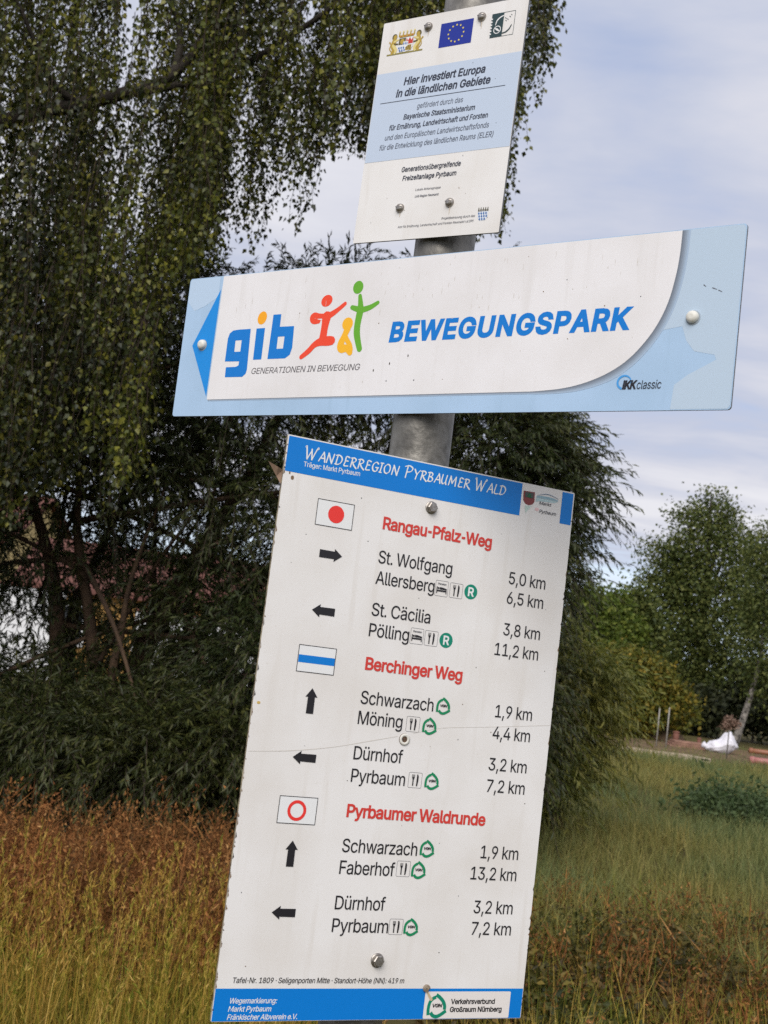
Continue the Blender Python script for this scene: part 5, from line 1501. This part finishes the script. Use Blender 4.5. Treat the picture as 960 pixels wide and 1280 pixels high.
# ------------------------------------------------------------------ top sign: funding notice
top = sign_root('notice_sign', (0.0079, 1.5399, 0.673), (-34.245, 0.158, 0.956), 'upright white notice with emblems and a pale blue text field, topmost on the pole')
top_panel = panel(top, 214.6, 299.5, 1.2, M_panelw, M_alu, 0.003)
D_ = ink('notice_ink', (52, 56, 70))
D2 = ink('notice_ink_light', (92, 98, 112))
one('text_field', top, lambda a: a.rect(-106.6, -42.0, 106.8, 78.8, ink('field_blue', (186, 198, 216)), 1))
def TT(body, u0, v, u1, cap, m_, bold, shear=0.13, name='text_line'):
    one(name, top, lambda a: a.text(body, u0, v, u1 - cap * shear, cap, m_, 2, bold, shear, track=0))
TT('Hier investiert Europa', -62.1, 58.2, 59.2, 10.8, D_, 0.44)
TT('in die ländlichen Gebiete', -72, 42.8, 68.6, 10.8, D_, 0.44)
one('rule_line', top, lambda a: a.rect(-94.9, 37.0, 89.8, 37.8, D_, 2))
TT('gefördert durch das', -36.4, 23.6, 32.2, 7.0, D2, 0.05)
TT('Bayerische Staatsministerium', -55.1, 11.0, 51.2, 7.2, D_, 0.22)
TT('für Ernährung, Landwirtschaft und Forsten', -75.6, -1.5, 71.3, 7.2, D_, 0.2)
TT('und den Europäischen Landwirtschaftsfonds', -80, -14.4, 74.7, 7.2, D2, 0.08)
TT('für die Entwicklung des ländlichen Raums (ELER)', -86.6, -27.2, 82.6, 7.2, D2, 0.1)
TT('Generationsübergreifende', -46.8, -60, 41.5, 6.8, D_, 0.16)
TT('Freizeitanlage Pyrbaum', -43.4, -71.7, 36.8, 6.6, D_, 0.18)
TT('Lokale Aktionsgruppe', -21.2, -86.8, 16.3, 2.9, D_, 0.0)
TT('LAG Region Neumarkt', -20.7, -95.6, 14.7, 3.0, D_, 0.04)
TT('Projektbetreuung durch das', 23.6, -127.8, 71.7, 3.0, D_, 0.0)
TT('Amt für Ernährung, Landwirtschaft und Forsten Neumarkt i.d.OPf.', -40.3, -134.2, 71.0, 2.9, D_, 0.0)
def arms(a):
    gd, gl, gk = ink('arms_gold', (176, 148, 62)), ink('arms_pale', (214, 198, 130)), ink('arms_dark', (96, 86, 52))
    a.rect(-96, 102.6, -40.6, 104.8, ink('arms_base', (138, 128, 72)), 1)
    for sg, cx in ((1, -84.5), (-1, -51.5)):                   # the two lions
        a.disc(cx - sg * 2.2, 127.5, 3.9, 4.4, gk, 1.2); a.disc(cx - sg * 1.4, 127.2, 2.6, 3.0, gd, 1.4)
        a.stroke([(cx - sg * 2, 123), (cx - sg * 3, 116), (cx - sg * 1.5, 109.5), (cx - sg * 4, 105)], [6.5, 7.5, 5.5, 3.4], gd, 1.6)
        a.stroke([(cx - sg * 3, 116), (cx + sg * 2, 109.5), (cx + sg * 1, 105)], [4, 4, 2.8], gl, 1.8)
        a.stroke([(cx - sg * 2, 121), (cx + sg * 4, 123)], [2.6, 2], gl, 2.0)
        a.stroke([(cx - sg * 1, 117.5), (cx + sg * 4.5, 117)], [2.4, 1.8], gk, 2.0)
        a.stroke([(cx - sg * 5, 108), (cx - sg * 8, 112), (cx - sg * 7, 118), (cx - sg * 9, 121)], [1.2, 1.3, 1.3, 2.2], gd, 2.2)
    q = [(-79.5, 124.5), (-56.5, 124.5), (-56.5, 111), (-59.5, 106.6), (-68, 104.4), (-76.5, 106.6), (-79.5, 111)]
    a.poly(q, I_white, 2.5)
    rd, bu = ink('arms_red', (190, 62, 48)), ink('arms_blue', (62, 104, 170))
    a.rect(-79, 115, -68.4, 124, gk, 2.7); a.disc(-73.6, 119.5, 3.2, 3.4, gd, 2.9)
    a.poly([(-67.6, 115), (-57, 115), (-57, 124), (-59.6, 119.6), (-62.3, 124), (-64.9, 119.6), (-67.6, 124)], rd, 2.7)
    for i in range(3):
        for j in range(2):
            x, y = -78 + i * 3.4 + j * 1.7, 113 - j * 3.6
            a.poly([(x, y), (x + 1.7, y - 1.8), (x + 1.2, y - 4.4), (x - .8, y - 2.6)], bu, 2.7)
    a.rect(-67.4, 106.4, -58.6, 113.6, gd, 2.7)
    for i in range(3):
        a.rect(-66.8 + i * 2.9, 107.2, -65.4 + i * 2.9, 113, gk, 2.9)
    a.poly([(-72, 119), (-64, 119), (-64, 113), (-68, 110.4), (-72, 113)], I_white, 3.2)
    for i in range(3):
        a.poly([(-71.4 + i * 2.5, 118.4), (-69.9 + i * 2.5, 116.6), (-70.6 + i * 2.5, 113.6), (-72 + i * 2.5 + .4, 115.6)], bu, 3.4)
    a.poly([(-79, 125.4), (-57, 125.4), (-55.6, 128.4), (-80.4, 128.4)], gd, 2.5)   # people's crown
    for i in range(5):
        x = -79.4 + i * 5.7
        a.stroke([(x, 128), (x + .2, 132)], [2.4, 1.2], gd, 2.7); a.disc(x + .2, 133, 1.3, 1.3, gl, 2.9, k=10)
    for i in range(4):
        a.disc(-76.4 + i * 5.7, 126.9, .9, .9, rd, 2.9, k=8)
one('state_arms', top, arms, 'golden state arms with two lions, shield and crown')
def eu(a):
    bl, ye = ink('flag_blue', (28, 46, 142)), ink('flag_gold', (226, 206, 96))
    a.rect(-16.4, 101.6, 31.4, 134.0, bl, 1)
    for i in range(12):
        t = R(30 * i)
        cx, cy = 7.6 + 11.2 * math.sin(t), 117.8 + 11.2 * math.cos(t)
        p = []
        for k in range(10):
            r = 1.75 if k % 2 == 0 else 0.7
            p.append((cx - r * math.sin(R(36 * k)), cy + r * math.cos(R(36 * k))))
        a.poly(p, ye, 2)
one('flag_emblem', top, eu, 'blue flag with a ring of twelve gold stars')
def leader(a):
    dk = ink('leader_green', (40, 62, 66))
    a.frame(58, 102.8, 90.9, 134.2, 0.6, dk, 1)
    a.rect(58, 102.8, 75, 134.2, dk, 1.5)
    for i in range(6):
        a.rect(57.0, 107.0 + i * 3.9, 59.6, 108.8 + i * 3.9, I_white, 2)
    pts = [(63 + 1.5, 119), (66, 124.5), (70.5, 128.4), (75, 130)]
    a.stroke(pts, [1.0, 1.6, 1.6, 1.2], I_white, 2)
    a.stroke([(75, 106.8), (80, 107.6), (84.5, 111), (87.2, 116)], [1.2, 1.7, 1.7, 1.0], dk, 2)
    a.ring(67.6, 112.4, 5.2, 4.2, I_white, 2)
    a.stroke([(64.2, 114.8), (67.6, 112.6), (71.2, 109.8)], [0.8, 2.6, 0.8], I_white, 2.3)
    for x, y, l_ in ((77.5, 126.6, 2.6), (80.6, 124.6, 2.2), (83.4, 127.4, 2.2), (78.4, 123.0, 1.8), (85.6, 129.4, 1.4)):
        a.stroke([(x, y), (x + l_ * .7, y - l_ * .6)], [1.0, 0.4], dk, 2)
one('programme_emblem', top, leader, 'square dark and white programme emblem')
def small(a):
    bu, gd = ink('lozenge_blue', (52, 100, 160)), ink('crown_grey', (86, 82, 66))
    q = [(75, -121), (89, -121), (88.8, -129.5), (86.6, -132.6), (82, -133.6), (77.4, -132.6), (75.2, -129.5)]
    a.poly(q, ink('shield_white', (210, 216, 226)), 1)
    for i in range(4):
        for j in range(3):
            x, y = 76.6 + i * 3.3 + j * 0.9 - 0.6, -122.4 - j * 3.6
            if x < 87:
                a.poly([(x, y), (x + 1.6, y - 1.6), (x + 1.0, y - 3.7), (x - .8, y - 2.1)], bu, 2)
    a.frame(74.8, -121.6, 89.2, -119.6, .5, gd, 2)
    for i in range(5):
        a.stroke([(75.6 + i * 3.15, -120), (75.6 + i * 3.15, -117)], [1.5, .9], gd, 2.3)
one('small_arms', top, small, 'small blue and white lozenge shield with crown')
def run(a, u, v, L, w_, c_, layer):
    a.stroke([(u, v), (u + 0.3, v - L * 0.5), (u, v - L)], [w_, w_ * 0.7, 0.2], c_, layer, 3)
I_run = ink('rust_run', (200, 188, 172), .7)
def dirt_top(a):
    for i, (u, v) in enumerate(((-35.6, 127.5), (43.0, 127), (-40.7, -113.5), (32.4, -112))):
        run(a, u + 0.6, v, 7 + 3 * (i % 2), 1.6, I_run, 1.8)
    for i in range(16):
        a.disc(random.uniform(-100, 100), random.uniform(-145, 140), random.uniform(.25, .6), random.uniform(.25, .6), random.choice([I_dirt, I_grey]), 2.2 + .02 * i, k=8)
    a.stroke([(42.4, 126), (42.2, 121)], [0.6, 0.3], I_grey, 2)
    a.stroke([(42.8, -88), (43.4, -89.4)], [0.8, 0.5], I_dirt, 2)
a_ = Art()
dirt_top(a_)
a_.print_on(top_panel)
for u, v in ((-35.6, 133.2), (43.0, 133.3), (-40.7, -108.0), (32.4, -106.7)):
    bolt(top, u, v, 'dome', 5.9)
clamp(top, 120); clamp(top, -107)
